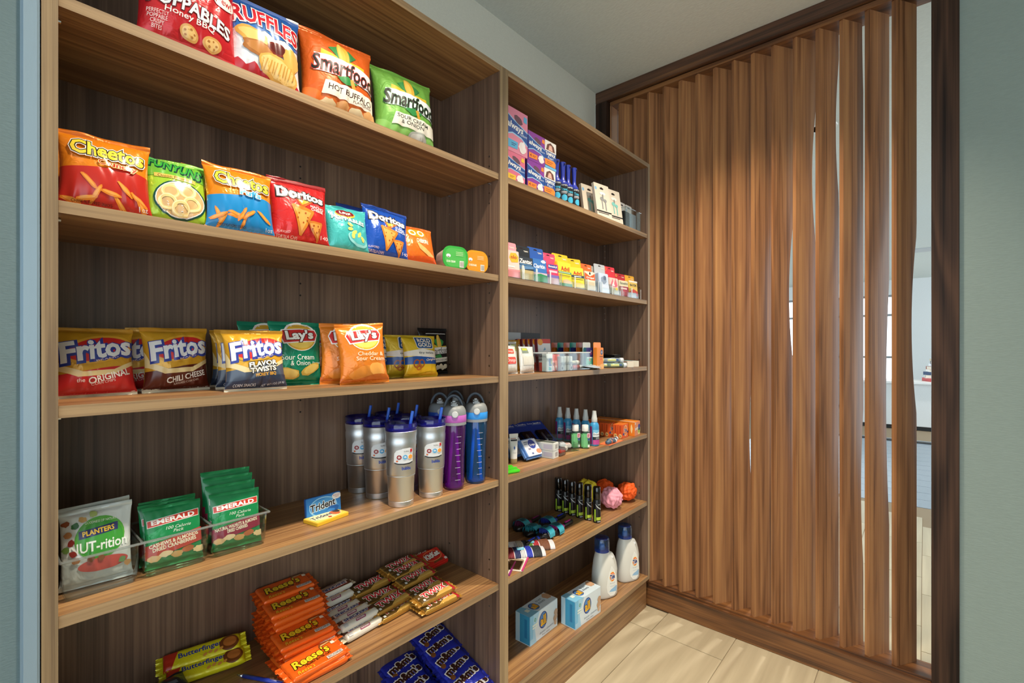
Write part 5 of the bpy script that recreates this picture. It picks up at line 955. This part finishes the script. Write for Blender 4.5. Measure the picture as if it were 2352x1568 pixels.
for i, (x, y, z, c, yaw, lb) in enumerate([(2.035, .085, 0, '#2a8fa4', -30, 'black and teal toothpaste box lying under the others'), (2.000, .150, 0, '#14181c', -30, 'black toothpaste box lying at the back'), (2.005, .062, 0, '#d8584c', -30, 'red and white toothpaste box lying near the front'), (2.080, .066, 0, '#4fb6c4', -38, 'cream and turquoise toothpaste box at the end of the shelf'), (2.010, .130, .029, '#101418', -30, 'black toothpaste box resting on top of the others')]):
    b = carton(lb, .034, .13, .028, ('#dcd6c6' if i in (2, 3) else c, '#1c2024' if i in (0, 1, 4) else '#cfc8b6', c), {'top': [('r', -.4, .1, .4, .3, '#e4e0d2'), ('r', -.3, .54, .3, .62, W8)]}, 'toothpaste_box', 'box', 'toothpaste boxes'); place(b, x, y, S3 + z, yaw)

# ---- fourth shelf: travel toiletries and laundry
def lotion(lab, x, y, yaw):
    root = thing('lotion_tube', lab, 'tube', 'white lotion tubes'); n = 20; vs = []; fs = []
    for j in range(9):
        t = j / 8; z = .018 + .078 * t; rx = .0125 + .0035 * t; ry = .0125 * (1 - t ** 1.5) + .0008
        vs += [(rx * math.cos(2 * math.pi * i / n), ry * math.sin(2 * math.pi * i / n), z) for i in range(n)]
    for j in range(8):
        for i in range(n): a = j * n + i; c_ = j * n + (i + 1) % n; fs.append((a, c_, c_ + n, a + n))
    mk('tube_body', vs, fs, mat('#dfe2e0', .4), root, True); MB().box(-.0165, -.0009, .096, .0165, .0009, .106).obj('crimped_end', mat('#e8e8e4', .5), root)
    smooth_by_angle(MB().lathe([(.0118, 0), (.0126, .001), (.0128, .018), (.011, .0185)], 20).obj('cap', mat('#a8976a', .4), root), 40)
    lay(root, [('r', -.5, .80, .5, .87, '#23262e'), ('r', -.5, .90, .3, .93, '#a86a4a'), ('r', -.12, .46, .10, .54, '#2f5fae'), ('r', -.06, .42, .04, .58, '#2f5fae'), ('r', -.3, .30, .3, .31, '#8a9098'), ('r', -.3, .26, .2, .27, '#8a9098')], .024, .078, lambda x_, z_: (np.stack([x_, -np.interp(z_, [0, .02, .04, .06, .078], [.0128, .0126, .0095, .0055, .0016]) * np.sqrt(np.maximum(.05, 1 - (x_ / .0155) ** 2)) - .0004, z_ + .018], 1), np.tile([0, -1., 0], (len(x_), 1))), h=.004)
    place(root, x, y, S4, yaw)
lotion('white lotion tube with a gold cap beside the partition', 1.246, .130, -30); lotion('white lotion tube with a gold cap next to the cotton swab pack', 1.279, .108, -30)
def swab(lab, x, y, yaw, lean):
    root = thing('cotton_swab_pack', lab, 'cotton swabs', 'blue cotton swab packs'); MB().rbox(-.047, -.022, 0, .047, 0, .078, .007).obj('pack_body', mat('#5d86c4', .3, 0), root)
    lay(root, [('p', rrect(.80, .84, .04, 3, .03, .08), '#d9dde6'), ('e', .12, .66, .20, .24, '#2c3f94'), ('t', 'Q-tips', .12, .62, .30, .14, W8, {'bold': .02, 'part': 'logo'}), ('e', .32, .26, .14, .12, '#e08a6a'), ('r', -.30, .78, -.06, .82, '#5a5f70'), ('r', -.30, .70, -.12, .73, '#5a5f70'), ('r', -.2, .40, -.06, .48, '#8a86a0'), ('r', -.12, .16, -.02, .24, '#5a6aa0')], .094, .078, plane_fn((0, -.022, 0), (1, 0, 0), (0, 0, 1)), h=0, base=.0004)
    place(root, x, y, S4 + .001, yaw, lean)
swab('blue cotton swab pack leaning at the shelf front', 1.362, .088, -2, 38); swab('blue cotton swab pack behind the front one', 1.338, .150, -2, 34)
raz = None
for i, (x, y, z) in enumerate([(1.392, .225, .001), (1.462, .218, .001), (1.540, .200, .001)]):
    r_ = thing('razor_card', 'navy carded razor pack, %s' % ['furthest back by the panel', 'in the middle of the three', 'resting in front beside the spray bottles'][i], 'razor', 'navy carded razor packs'); MB().prism(rrect(.105, .155, .005, 2), 0, .006).obj('hang_card', mat('#1b3a94', .35), r_)
    MB().rbox(-.03, -.018, .02, .03, 0, .085, .006).obj('blister', clear('#c8ccd8', .7, 1.2), r_); MB().tube([(0, -.009, .022), (0, -.009, .07)], .004, 8).obj('razor_handle', mat('#c8ccd2', .3), r_, True); MB().rbox(-.016, -.013, .068, .016, -.004, .08, .002).obj('razor_head', mat('#1d1f26', .3), r_)
    lay(r_, [('t', 'Gillette', -.2, .90, .36, .05, '#e4e8ee', {'shear': .1}), ('t', 'SensiPro', .22, .90, .38, .05, W8, {'bold': .02}), ('r', -.06, .84, .4, .85, '#b8c4dc')], .105, .155, plane_fn((0, 0, 0), (1, 0, 0), (0, 0, 1)), h=0)
    place(r_, x, y - .06, S4 + .017 + z, -14, 58)
for i in range(2):
    b = carton('white dental box, %s of the stack of two' % ['lower', 'upper'][i], .042, .105, .0285, ('#dcdfdc', '#c9cdca', '#d4d6d2'), {'front': [('r', -.15, .25, .3, .75, '#4a4a4c')] + [('r', -.13 + .06 * k, .27, -.10 + .06 * k, .73, '#e8e8e6') for k in range(7)], 'left': [('r', .1, .2, .45, .8, '#b4b4c4'), ('r', -.45, .70, -.1, .76, '#8a8a9a')], 'top': [('r', -.35, .05, .35, .70, '#56605a')]}, 'dental_box', 'box', 'white dental boxes'); place(b, 1.436, .092, S4 + .029 * i, 0 + 8)
rc = thing('toothpick_case', 'red and clear toothpick case beside the white dental boxes', 'case', loc=(1.487, .085, S4), rot=(0, 0, math.radians(6))); MB().rbox(-.022, -.045, 0, .022, .045, .030, .003).obj('clear_case', clear('#e8d8d4', .85, 1.2), rc); MB().rbox(-.020, -.043, .0125, .020, .043, .018, .001).obj('red_tray', mat('#d8584a', .4), rc)
for k in range(5): MB().rbox(-.018 + .0078 * k, -.041, .002, -.014 + .0078 * k, .041, .012, .0008).obj('pick', mat('#c8beb0', .5), rc)
dl = thing('toiletry_case', 'tilted clear case holding small white toiletries', 'case', loc=(1.575, .095, S4), rot=(0, 0, math.radians(-24)))
tr_ = MB(); a_, b_, h_ = .05, .036, .030
for bb in ((-a_, -b_, 0, a_, b_, .0018), (-a_, -b_, .0018, a_, -b_ + .0018, h_), (-a_, b_ - .0018, .0018, a_, b_, h_), (-a_, -b_ + .0018, .0018, -a_ + .0018, b_ - .0018, h_), (a_ - .0018, -b_ + .0018, .0018, a_, b_ - .0018, h_)): tr_.box(*bb)
tr_.obj('tray', CLR, dl); lidm = MB().box(-a_, 0, 0, a_, .0018, .034); lo = lidm.obj('raised_lid', CLR, dl); lo.location = (0, b_ - .002, h_); lo.rotation_euler = (math.radians(-32), 0, 0)
for i, (x, y, yaw, c, lb) in enumerate([(1.560, .088, 20, '#e6e0da', 'folded white sachet inside the tilted clear case'), (1.592, .098, -40, '#ddd2cc', 'cream sachet with red print inside the tilted clear case'), (1.570, .108, 60, '#c9d0d4', 'grey sachet inside the tilted clear case')]):
    b = carton(lb, .040, .028, .016, (c, c, c), {'top': [('r', -.3, .3, .3, .55, '#c8564a' if i == 1 else '#b4b8ba')]}, 'sachet', 'sachet', None, .003); place(b, x, y, S4 + .002 + .007 * i, yaw)
def spray(lab):
    root = thing('spray_bottle', lab, 'spray bottle', 'blue fabric spray bottles'); prof = [(.017, 0), (.0195, .002), (.0200, .008), (.0200, .078), (.0195, .086), (.0165, .094), (.0110, .099), (.0105, .101)]
    smooth_by_angle(MB().lathe(prof, 28).obj('bottle_body', mat('#3d96c8', .3), root), 40); smooth_by_angle(MB().lathe([(.0125, .100), (.0128, .101), (.0124, .115), (.0110, .118), (.0085, .138), (.0080, .146), (.0001, .1465)], 22).obj('spray_cap', mat('#c4c8c6', .35), root), 40)
    lay(root, [('r', -.50, .02, -.26, .96, '#8e2f74'), ('r', -.20, .42, .5, .78, '#7fc0e2'), ('p', [(-.2, .42), (.5, .42), (.5, .60), (.3, .68), (.1, .60), (-.1, .66), (-.2, .60)], '#e8eef0'), ('t', 'Downy', .16, .53, .62, .12, '#1d2236', {'bold': .02, 'part': 'logo'}), ('r', -.2, .26, .5, .42, '#14161e'), ('t', 'WRINKLE\nRELEASER', .2, .34, .36, .10, '#e6e8ec'), ('r', -.2, .02, .5, .26, '#c04a94')], .056, .080, cyl_fn(.0201, .006, -math.pi / 2 - .05), h=.004)
    return root
sp0 = spray('blue fabric spray bottle at the front of the row')
for i, (x, y) in enumerate([(1.737, .053), (1.752, .106), (1.752, .153), (1.752, .198), (1.752, .243)]): o = sp0 if i == 0 else dup(sp0, 'blue fabric spray bottle, %s in the row going back' % ['', 'second', 'third', 'fourth', 'rearmost'][i]); place(o, x, y, S4, -42)
def sanit(lab, x, y):
    root = thing('sanitizer_bottle', lab, 'bottle', 'green gel bottles'); o = MB().rbox(-.019, -.013, 0, .019, .013, .068, .006).obj('bottle_body', clear('#e4f6e8', .98, 1.2, 'green_gel'), root)
    MB().rbox(-.0175, -.0115, .002, .0175, .0115, .062, .005).obj('gel', mat('#9fdcaa', .25), root); MB().lathe([(.011, .067), (.0112, .072)], 20).obj('neck', clear('#c8e8d0', .9), root, True); smooth_by_angle(MB().lathe([(.0135, .071), (.0138, .072), (.0134, .094), (.0122, .096), (.0001, .096)], 24).obj('cap', mat('#e6e6e2', .35), root), 40)
    lay(root, [('p', rrect(.36, .28, .06, 3, .26, .66), '#d8b4bc'), ('r', .14, .80, .38, .86, '#b43a5a'), ('r', .14, .72, .34, .76, '#b43a5a'), ('r', .16, .50, .40, .62, '#3a4a8a'), ('r', .2, .3, .36, .46, '#2a3a30'), ('r', .16, .10, .38, .24, '#e6ece6')], .038, .068, plane_fn((0, -.0132, 0), (1, 0, 0), (0, 0, 1)), h=0)
    place(root, x, y, S4, -38)
sanit('green gel bottle with a white cap at the shelf front', 1.664, .052); sanit('green gel bottle just behind the front one', 1.640, .084)
td = carton('x x x x', .064, .0235, .062, ('#e2622c', '#dd5a22', '#e07a2c'), {'front': [('e', .0, .54, .30, .40, '#f0d8a0'), ('e', .0, .54, .26, .34, '#e8803a'), ('t', 'Tide', .0, .56, .40, .26, '#23346e', {'bold': .04, 'rot': 8, 'out': [('#e9ecef', .07)], 'part': 'logo'}), ('r', -.48, .24, -.2, .38, '#3a4a8c'), ('r', .22, .34, .46, .48, '#3a2a6c')], 'left': [('r', -.1, .38, .1, .92, '#a83c14'), ('e', .0, .18, .36, .15, '#f0c070'), ('t', 'Tide', 0, .18, .44, .11, '#23346e', {'bold': .03})]}, 'detergent_box', 'box', 'orange detergent boxes')
for i in range(8): o = td if i == 0 else dup(td); o['label'] = 'small orange detergent box, %s of the receding row' % ['front', 'second', 'third', 'fourth', 'fifth', 'sixth', 'seventh', 'rearmost'][i]; place(o, 1.978, .046 + .0245 * i + (.02 if i > 1 else 0), S4, 4)
bo = carton('x x x x', .070, .030, .066, ('#e0906a', '#e6801e', '#e88a24'), {'front': [('t', 'bounce', -.08, .56, .70, .26, W8, {'bold': .04, 'rot': 10, 'out': [('#c8603a', .06)], 'part': 'logo'}), ('e', .26, .40, .24, .36, '#e8dc8a'), ('e', .28, .62, .18, .18, '#2c3f94'), ('e', .26, .30, .18, .12, '#a8b83a'), ('r', .10, .36, .46, .50, '#2a4a5a'), ('r', -.46, .82, -.3, .96, '#efe0d0')], 'left': [('p', blob(0, .5, .18, .3, 170), '#f0d090')], 'top': [('r', -.5, 0, -.34, 1, '#f0dcc0')]}, 'dryer_sheet_box', 'box', 'orange dryer sheet boxes')
for i in range(7): o = bo if i == 0 else dup(bo); o['label'] = 'orange dryer sheet box, %s of the row along the end panel' % ['front', 'second', 'third', 'fourth', 'fifth', 'sixth', 'rearmost'][i]; place(o, 2.066, .030 + .0312 * i + .004, S4, 5)
sc_ = thing('stain_pen_card', 'orange card with two stain remover pens lying at the shelf front', 'stain pens', loc=(1.838, .030, S4), rot=(0, 0, math.radians(4))); MB().rbox(-.066, -.026, 0, .066, .026, .002, .0006).obj('card', mat('#ea7a4a', .4), sc_)
for k, (x, y) in enumerate([(-.022, -.006), (.022, .008)]):
    p_ = MB().tube([(x - .040, y - .004, .0105), (x + .022, y - .010, .0105)], .0085, 14).obj('pen', mat('#4a6478', .35), sc_, True); MB().tube([(x + .022, y - .010, .0105), (x + .030, y - .011, .0105)], .0088, 14).obj('pen_cap', mat('#dfe2e2', .35), p_, True); MB().tube([(x - .012, y - .0068, .0105), (x - .006, y - .0074, .0105)], .0087, 14).obj('pen_band', mat('#d8704a', .35), p_, True)
for i, (x, y, yw) in enumerate([(1.204, .104, -24), (1.198, .077, -22), (1.190, .050, -20), (1.174, .024, -16)]):
    g_ = thing('nail_tool', 'lime green handled nail tool, %s' % ['furthest back of the four', 'second from the back', 'third from the back', 'nearest the shelf edge'][i], 'nail tool', 'lime nail tools', (x, y, S4), (0, 0, math.radians(yw)))
    hd = MB().rbox(-.030, -.0065, .0, .030, .0065, .011, .0035); smooth_by_angle(hd.obj('handle', mat('#4fd02c', .3), g_), 50); MB().rbox(-.062, -.004, .003, -.030, .004, .005, .0008).obj('steel_jaw', mat('#b8bcc0', .25, 1), g_); MB().lathe([(.0035, .0095), (.0035, .0112), (.0001, .0112)], 12, M=Matrix.Translation((-.022, 0, 0))).obj('rivet', mat('#2a2e30', .4), g_)

# ---- fifth shelf: hair care
def body_spray(lab):
    root = thing('body_spray', lab, 'spray can', 'black body sprays'); smooth_by_angle(MB().lathe([(.0145, 0), (.0160, .0015), (.0162, .006), (.0162, .092), (.0150, .097), (.0118, .101)], 26).obj('can_body', mat('#121314', .25), root), 40)
    smooth_by_angle(MB().lathe([(.0158, .100), (.0162, .101), (.0160, .146), (.0145, .1495), (.0001, .150)], 26).obj('clear_cap', clear('#6a6a6c', .55, 1.6, 'smoke_cap'), root), 40); MB().lathe([(.0075, .098), (.0075, .115), (.0050, .117), (.0001, .117)], 16).obj('nozzle', mat('#0c0c0d', .4), root)
    lay(root, [('r', -.40, .06, -.26, .62, '#a4c83a'), ('r', -.2, .12, .36, .26, '#b4cc3e'), ('p', [(-.3, .88), (-.15, .74), (.15, .62), (.42, .60), (.15, .67), (-.1, .78)], '#b8bcbc'), ('r', -.05, .82, .25, .86, '#8a8f90'), ('r', -.1, .03, .3, .05, '#d0d2d2'), ('r', -.1, .07, .2, .085, '#d0d2d2')], .044, .09, cyl_fn(.0163, .002, -math.pi / 2 + .1), h=.004)
    return root
bs = body_spray('black body spray can at the front of the row')
for i, (x, y) in enumerate([(1.746, .046), (1.746, .090), (1.747, .134), (1.748, .174), (1.752, .214), (1.754, .252)]): o = bs if i == 0 else dup(bs, 'black body spray can, %s of the row' % ['', 'second', 'third', 'fourth', 'fifth', 'rearmost'][i]); place(o, x, y, S5, -42)
def loofah(lab, col, R, x, y, seed):
    root = thing('bath_loofah', lab, 'loofah', 'mesh bath loofahs'); r = np.random.RandomState(seed); nu, nv = 90, 56; th, ph = np.meshgrid(np.linspace(0, 2 * math.pi, nu, endpoint=False), np.linspace(.02, math.pi - .02, nv))
    d = np.stack([np.sin(ph) * np.cos(th), np.sin(ph) * np.sin(th), np.cos(ph)], -1); f = np.zeros(th.shape)
    for k in range(10):
        a = r.normal(size=3); a /= np.linalg.norm(a); b = np.cross(a, r.normal(size=3)); b /= np.linalg.norm(b); q = d @ a; s = d @ b
        f += (1 - np.abs(np.sin(5.5 * q + 1.8 * np.sin(4 * s + k) + k))) ** .8
    f = f / 10; P = d * (R * (.72 + .50 * f))[..., None]; P[..., 2] *= .94; P = P.reshape(-1, 3); P[:, 2] -= P[:, 2].min(); fs = []
    for j in range(nv - 1):
        for i in range(nu): a = j * nu + i; c_ = j * nu + (i + 1) % nu; fs.append((a, a + nu, c_ + nu, c_))
    o = mk('mesh_ruffles', P, fs, mat(col, .6), root, True); m = o.data.materials[0]
    cord = MB().tube([(.0, -.005, R * 1.5), (.006, -.01, R * 1.75), (.0, -.02, R * 1.7), (-.01, -.028, R * 1.4)], .0012, 6).obj('hang_cord', mat('#f0ece4', .6), root); root.location = (x, y, S5)
loofah('yellow mesh bath loofah behind the body sprays', '#f4e63e', .060, 1.922, .208, 1); loofah('orange mesh bath loofah between the yellow and pink ones', '#ea5a18', .052, 2.030, .172, 2); loofah('pink mesh bath loofah in front of the orange ones', '#f0a2b4', .052, 1.938, .085, 3); loofah('orange mesh bath loofah nearest the end panel', '#f0601a', .048, 2.080, .080, 4)
def brush(lab, col, x, y, z, yaw, tilt=0):
    root = thing('hair_brush', lab, 'hair brush', 'cushion hair brushes', (x, y, S5 + z), (math.radians(tilt), 0, math.radians(yaw))); n = 26; vs = []; fs = []
    prof = [(0, .86), (.010, 1), (.018, .92), (.024, .7)]
    for zz, s in prof: vs += [(.045 * s * math.cos(2 * math.pi * i / n), .029 * s * math.sin(2 * math.pi * i / n), zz) for i in range(n)]
    for j in range(3):
        for i in range(n): a = j * n + i; c_ = j * n + (i + 1) % n; fs.append((a, c_, c_ + n, a + n))
    fs.append(tuple(range(n))[::-1]); fs.append(tuple(3 * n + i for i in range(n))); smooth_by_angle(mk('brush_head', vs, fs, mat('#141418', .3), root), 50)
    smooth_by_angle(MB().tube([(.040, 0, .010), (.058, 0, .010), (.080, 0, .011), (.125, 0, .011), (.135, 0, .011)], [.009, .0065, .0095, .0105, .006], 14).obj('handle', mat('#17171b', .4), root), 50); MB().rbox(.078, -.004, .0185, .120, .004, .0225, .0015).obj('grip_inlay', mat(col, .35), root); MB().lathe([(.0001, -.012), (.0085, -.009), (.0095, 0), (.006, .008), (.0001, .009)], 14, M=Matrix.Translation((.060, 0, .010)) @ Matrix.Rotation(math.pi / 2, 4, 'Y')).obj('collar', mat(col, .3), root, True)
    br = MB()
    for i in range(-4, 5):
        for j in range(-3, 4):
            if (i / 4.6) ** 2 + (j / 3.6) ** 2 < 1: br.tube([(i * .0082, j * .0062, .022), (i * .0082, j * .0062, .034)], .0009, 5)
    o = br.obj('bristles', mat(col, .4), root); o['kind'] = 'stuff'
    sl = MB(); vs = []; m_ = 14
    for xx in (-.016, .020): vs += [(xx, .033 * math.cos(math.pi * k / m_), .006 + .032 * math.sin(math.pi * k / m_) ** .6) for k in range(m_ + 1)]
    mk('card_sleeve', vs, [(k, k + 1, m_ + 2 + k, m_ + 1 + k) for k in range(m_)], mat('#34a4b8', .35), root, True)
    lay(root, [*[('r', -.4 + .16 * k_, .25, -.31 + .16 * k_, .66, '#11343e') for k_ in range(5)], ('r', -.5, .88, .5, 1, '#c8d4e0'), ('r', -.5, .0, .5, .10, '#10181c')], .036, .050, lambda x_, z_: (np.stack([x_ + .002, -.0325 + z_ * 1.25, .0075 + .0318 * np.maximum(.02, np.sin(math.pi * np.clip(z_ / .050, 0, 1))) ** .6], 1), np.tile([0, -.3, .95], (len(x_), 1))), h=.005, base=.0008)
    return root
brush('hair brush with magenta bristles in front of the other brushes', '#c03a9a', 1.530, .108, 0, 4); brush('hair brush with turquoise bristles beside the hair ties', '#2fa4b4', 1.462, .172, 0, 6); brush('hair brush with blue bristles behind the magenta one', '#2f3fc0', 1.570, .176, 0, 2); brush('hair brush with plum bristles at the back panel', '#8a2a6a', 1.478, .238, 0, 3); brush('upside-down hair brush with a blue collar under the turquoise one', '#2a4ac8', 1.470, .108, .006, 184)
def hair_ties(lab, cols, x, y, yaw, z=0):
    root = thing('hair_tie_card', lab, 'hair ties', 'cards of hair ties', (x, y, S5 + z), (0, 0, math.radians(yaw))); vs = []; m_ = 10; W2, Hh = .034, .016
    arc = lambda k, e=0: ((W2 + e) * math.cos(math.pi * k / m_), .002 + (Hh + e) * math.sin(math.pi * k / m_))
    for xx in (-.075, .075): vs += [(xx, *arc(k)) for k in range(m_ + 1)]
    for xx in (-.075, .075): vs += [(xx, arc(k)[0] * .96, arc(k)[1] - .0015) for k in range(m_ + 1)]
    fs = [(k, k + 1, m_ + 2 + k, m_ + 1 + k) for k in range(m_)]; o_ = 2 * (m_ + 1); fs += [(o_ + k, o_ + m_ + 1 + k, o_ + m_ + 2 + k, o_ + k + 1) for k in range(m_)] + [(m_ + 1 + k, m_ + 2 + k, o_ + m_ + 2 + k, o_ + m_ + 1 + k) for k in range(m_)] + [(k, o_ + k, o_ + k + 1, k + 1) for k in range(m_)]
    mk('curved_card', vs, fs, mat('#dfe0e6', .5), root, True); xx = -.062
    for gi, (c, n_) in enumerate(cols):
        for q in range(n_):
            MB().tube([(xx, *arc(k, .0022)) for k in range(m_ + 1)], .0023, 6).obj('hair_tie', mat(c, .7), root, True); xx += .0052
        xx += .003
    lay(root, [('p', rrect(.9, .9, .1, 2, 0, .05), '#6fc0de'), ('t', 'goody', 0, .5, .7, .3, W8, {'bold': .02})], .030, .022, lambda x_, z_: (np.stack([x_ - .012, -.014 + z_, .0235 - ((z_ - .014) ** 2) * 14], 1), np.tile([0, -.2, .98], (len(x_), 1))), h=.006)
hair_ties('card of red, navy, white, blue and grey hair ties at the shelf front', [('#8e1f2c', 5), ('#1c2c64', 4), ('#d8dade', 3), ('#2a3ec0', 4), ('#33363a', 6)], 1.302, .082, -38)
hair_ties('card of white, green, red and brown hair ties beside the brushes', [('#d4cec0', 4), ('#3a4250', 3), ('#5c8a2a', 3), ('#b8343e', 4), ('#84543c', 7)], 1.372, .092, -38)
hair_ties('card of orange and red hair ties next to the partition', [('#c88a2a', 4), ('#8e1f2c', 5), ('#4a6a3a', 4), ('#7a86a0', 5)], 1.268, .176, -32)
def bobby(lab, x, y, yaw, mag):
    root = thing('hair_pin_card', lab, 'hair pins', 'hair pin cards', (x, y, S5), (0, 0, math.radians(yaw))); MB().rbox(-.05, -.034, 0, .05, .034, .002, .0006).obj('card', mat('#e6dfd2', .5), root); MB().rbox(-.05, -.036, 0, .05, -.030, .006, .001).obj('folded_edge', mat(mag, .4), root)
    MB().rbox(-.046, -.026, .002, .020, .026, .010, .002).obj('clear_blister', clear('#e8e0d4', .92, 1.2), root)
    for i in range(16): MB().rbox(-.042 + .0037 * i, -.022, .0025, -.0398 + .0037 * i, .022, .0055, .0006).obj('hair_pin', mat('#6a4c34', .35, .5), root)
bobby('cream card of brown hair pins with a pink folded edge', 1.225, .052, 28, '#c8407c'); bobby('cream card of hair pins half hidden by the partition', 1.172, .064, 28, '#8a2a78')

# ---- bottom deck: dryer sheets and detergent
def all_box(lab, x, y, yaw):
    def emblem(cx, cz, rx, rz, r=0): return [('e', cx, cz, rx * 1.08, rz * 1.08, '#dfe6ea'), ('e', cx, cz, rx, rz, '#1f3f86'), ('e', cx + rx * .05, cz, rx * .86, rz * .88, '#4f86c4'), ('t', 'all', cx, cz - rz * .05, rx * 1.35, rz * 1.2, '#f0b81e', {'bold': .03, 'out': [('#1f2f66', .05)], 'rot': r, 'part': 'logo'})]
    tow = lambda cx, cz: [('p', blob(cx, cz, .07, .14, 180, 14, .2), '#c09a78'), ('p', blob(cx + .01, cz - .16, .05, .09, 181, 14, .2), '#ceac8c')]
    b = carton(lab, .176, .069, .108, ('#d9e6ec', '#3d9cc8', '#cfe0ea'), {'front': [('p', [(-.5, 0), (-.28, .0), (-.34, .5), (-.16, 1), (-.5, 1)], '#a4d0e8'), ('p', [(-.5, .2), (-.4, .2), (-.38, 1), (-.5, 1)], '#7fbfe0')] + emblem(-.04, .60, .15, .29, 4) + [('t', 'dryer sheets', .08, .20, .50, .08, '#5a6f84', {'rot': 2}), ('t', 'free clear', .06, .10, .28, .05, '#6a5f6a'), ('r', -.42, .60, -.24, .66, '#e6f0e4'), ('r', -.42, .52, -.26, .57, '#e6f0e4'), ('o', -.33, .80, .03, .06, .012, '#4a9a4a')] + tow(.43, .55) + tow(.40, .36),
        'left': [('r', -.5, 0, -.2, 1, '#b9d9e8'), ('r', .12, .22, .30, .86, '#2a80b4'), ('r', -.5, 0, .5, .03, '#d0e4ee')], 'top': [('p', [(-.5, 0), (-.2, 0), (-.32, 1), (-.5, 1)], '#7fbfe0')] + emblem(-.12, .50, .12, .34, 0) + [('t', 'dryer\nsheets', .14, .60, .22, .42, '#4a5f74'), ('p', blob(.40, .62, .10, .3, 182), '#c09a78'), ('r', -.40, .36, -.30, .62, '#dfeadf')]}, 'dryer_sheet_carton', 'box', 'pale blue dryer sheet cartons', rough=.4); place(b, x, y, S6, yaw)
all_box('pale blue dryer sheet carton next to the partition', 1.435, .124, 1); all_box('pale blue dryer sheet carton next to the detergent bottles', 1.632, .050, -3)
def tide(lab, x, y, yaw):
    root = thing('detergent_bottle', lab, 'bottle', 'white detergent bottles'); n = 40; lv = [(0, .80, .80), (.003, .92, .92), (.012, 1.0, 1.0), (.05, 1.0, 1.0), (.09, .965, .98), (.125, .89, .93), (.155, .78, .84), (.175, .66, .74), (.188, .55, .66), (.195, .50, .62), (.198, .46, .60)]; vs = []; fs = []
    A, B = .060, .040
    for z, sx, sy in lv:
        for i in range(n):
            a = 2 * math.pi * i / n; c_, s_ = math.cos(a), math.sin(a); ex = 2 / 2.6
            vs.append((A * sx * math.copysign(abs(c_) ** ex, c_) - .012 * (1 - sx) * 2.0, B * sy * math.copysign(abs(s_) ** ex, s_), z))
    m = len(lv)
    for j in range(m - 1):
        for i in range(n): a = j * n + i; c2 = j * n + (i + 1) % n; fs.append((a, c2, c2 + n, a + n))
    fs.append(tuple(range(n))[::-1]); fs.append(tuple((m - 1) * n + i for i in range(n)))
    WB = mat('#dcdcd4', .38); body = smooth_by_angle(mk('bottle_body', vs, fs, WB, root), 50)
    smooth_by_angle(MB().tube([(.010, -.010, .186), (.026, -.008, .178), (.040, -.004, .160), (.052, 0, .135), (.0585, .0, .105), (.058, 0, .075), (.052, 0, .05)], [.012, .0125, .012, .0115, .011, .010, .006], 16).obj('handle', WB, root), 60)
    cx = -.014
    capM = Matrix.Translation((cx, 0, 0))
    smooth_by_angle(MB().lathe([(.0315, .198), (.0330, .199), (.0335, .204), (.0325, .252), (.0300, .258), (.012, .2585), (.0001, .2560)], 32, M=capM).obj('dosing_cap', clear('#7fb0e8', 1.0, 1.3, 'blue_cap', .12), root), 40)
    MB().lathe([(.0322, .1985), (.0326, .206), (.0001, .207)], 30, M=capM).obj('cap_collar', mat('#2a5cb0', .3), root, True); MB().lathe([(.0270, .2525), (.0270, .2535), (.0001, .2545)], 30, M=capM).obj('cap_floor', mat('#1f4fa4', .3), root, True)
    sp_ = MB(); sp_.lathe([(.014, .207), (.0105, .232), (.0095, .232), (.0095, .21)], 20, M=capM); sp_.box(cx - .010, -.004, .228, cx - .002, .004, .240); sp_.obj('pour_spout', mat('#e4e6e4', .35), root, True)
    def fn(x_, z_):
        z_ = z_ + .014; sx = np.interp(z_, [q[0] for q in lv], [q[1] for q in lv]); sy = np.interp(z_, [q[0] for q in lv], [q[2] for q in lv]); X = x_ + .012; u = np.clip((X + .024 * (1 - sx)) / (A * sx), -.98, .98)
        yy = -B * sy * (1 - np.abs(u) ** 2.6) ** (1 / 2.6); n_ = np.stack([.5 * u * np.abs(u), -np.ones_like(u), .15 * np.ones_like(u)], 1); n_ /= np.linalg.norm(n_, axis=1, keepdims=True); return np.stack([X, yy, z_], 1), n_
    drop = [(0, 1.0), (-.20, .82), (-.36, .58), (-.44, .32), (-.38, .12), (-.18, .0), (.12, -.02), (.36, .08), (.46, .30), (.40, .58), (.22, .84)]
    lay(root, [('p', drop, '#f0f0ea'), ('p', [(a * .93, .47 + (b - .47) * .95) for a, b in drop], '#e0e2dc'), ('p', [(-.26, .14), (.38, .10), (.43, .28), (.36, .30), (-.1, .22)], '#8fb4d0'), ('e', .02, .64, .24, .165, '#f0c85a'), ('e', .02, .64, .215, .145, '#e8622a'), ('e', .02, .63, .16, .10, '#eaa24a'), ('t', 'Tide', .02, .64, .40, .17, '#23346e', {'bold': .05, 'rot': 8, 'out': [('#f0f0ec', .08)], 'part': 'logo'}), ('t', 'free & gentle', .03, .42, .46, .05, '#8a9aa8'), ('r', -.2, .32, .3, .335, '#c4ccd0')], .066, .125, fn, h=.005, base=.0006)
    MB().lathe([(.006, 0), (.006, .0016), (.0001, .002)], 18, M=Matrix.Translation((.024, -.0225, .172)) @ Matrix.Rotation(math.radians(80), 4, 'X')).obj('round_badge', mat('#e8ecf0', .3), root)
    place(root, x, y, S6, yaw)
tide('white detergent bottle with a blue cap beside the dryer sheet carton', 1.850, .070, -22); tide('white detergent bottle with a blue cap by the end panel', 2.052, .064, -22)
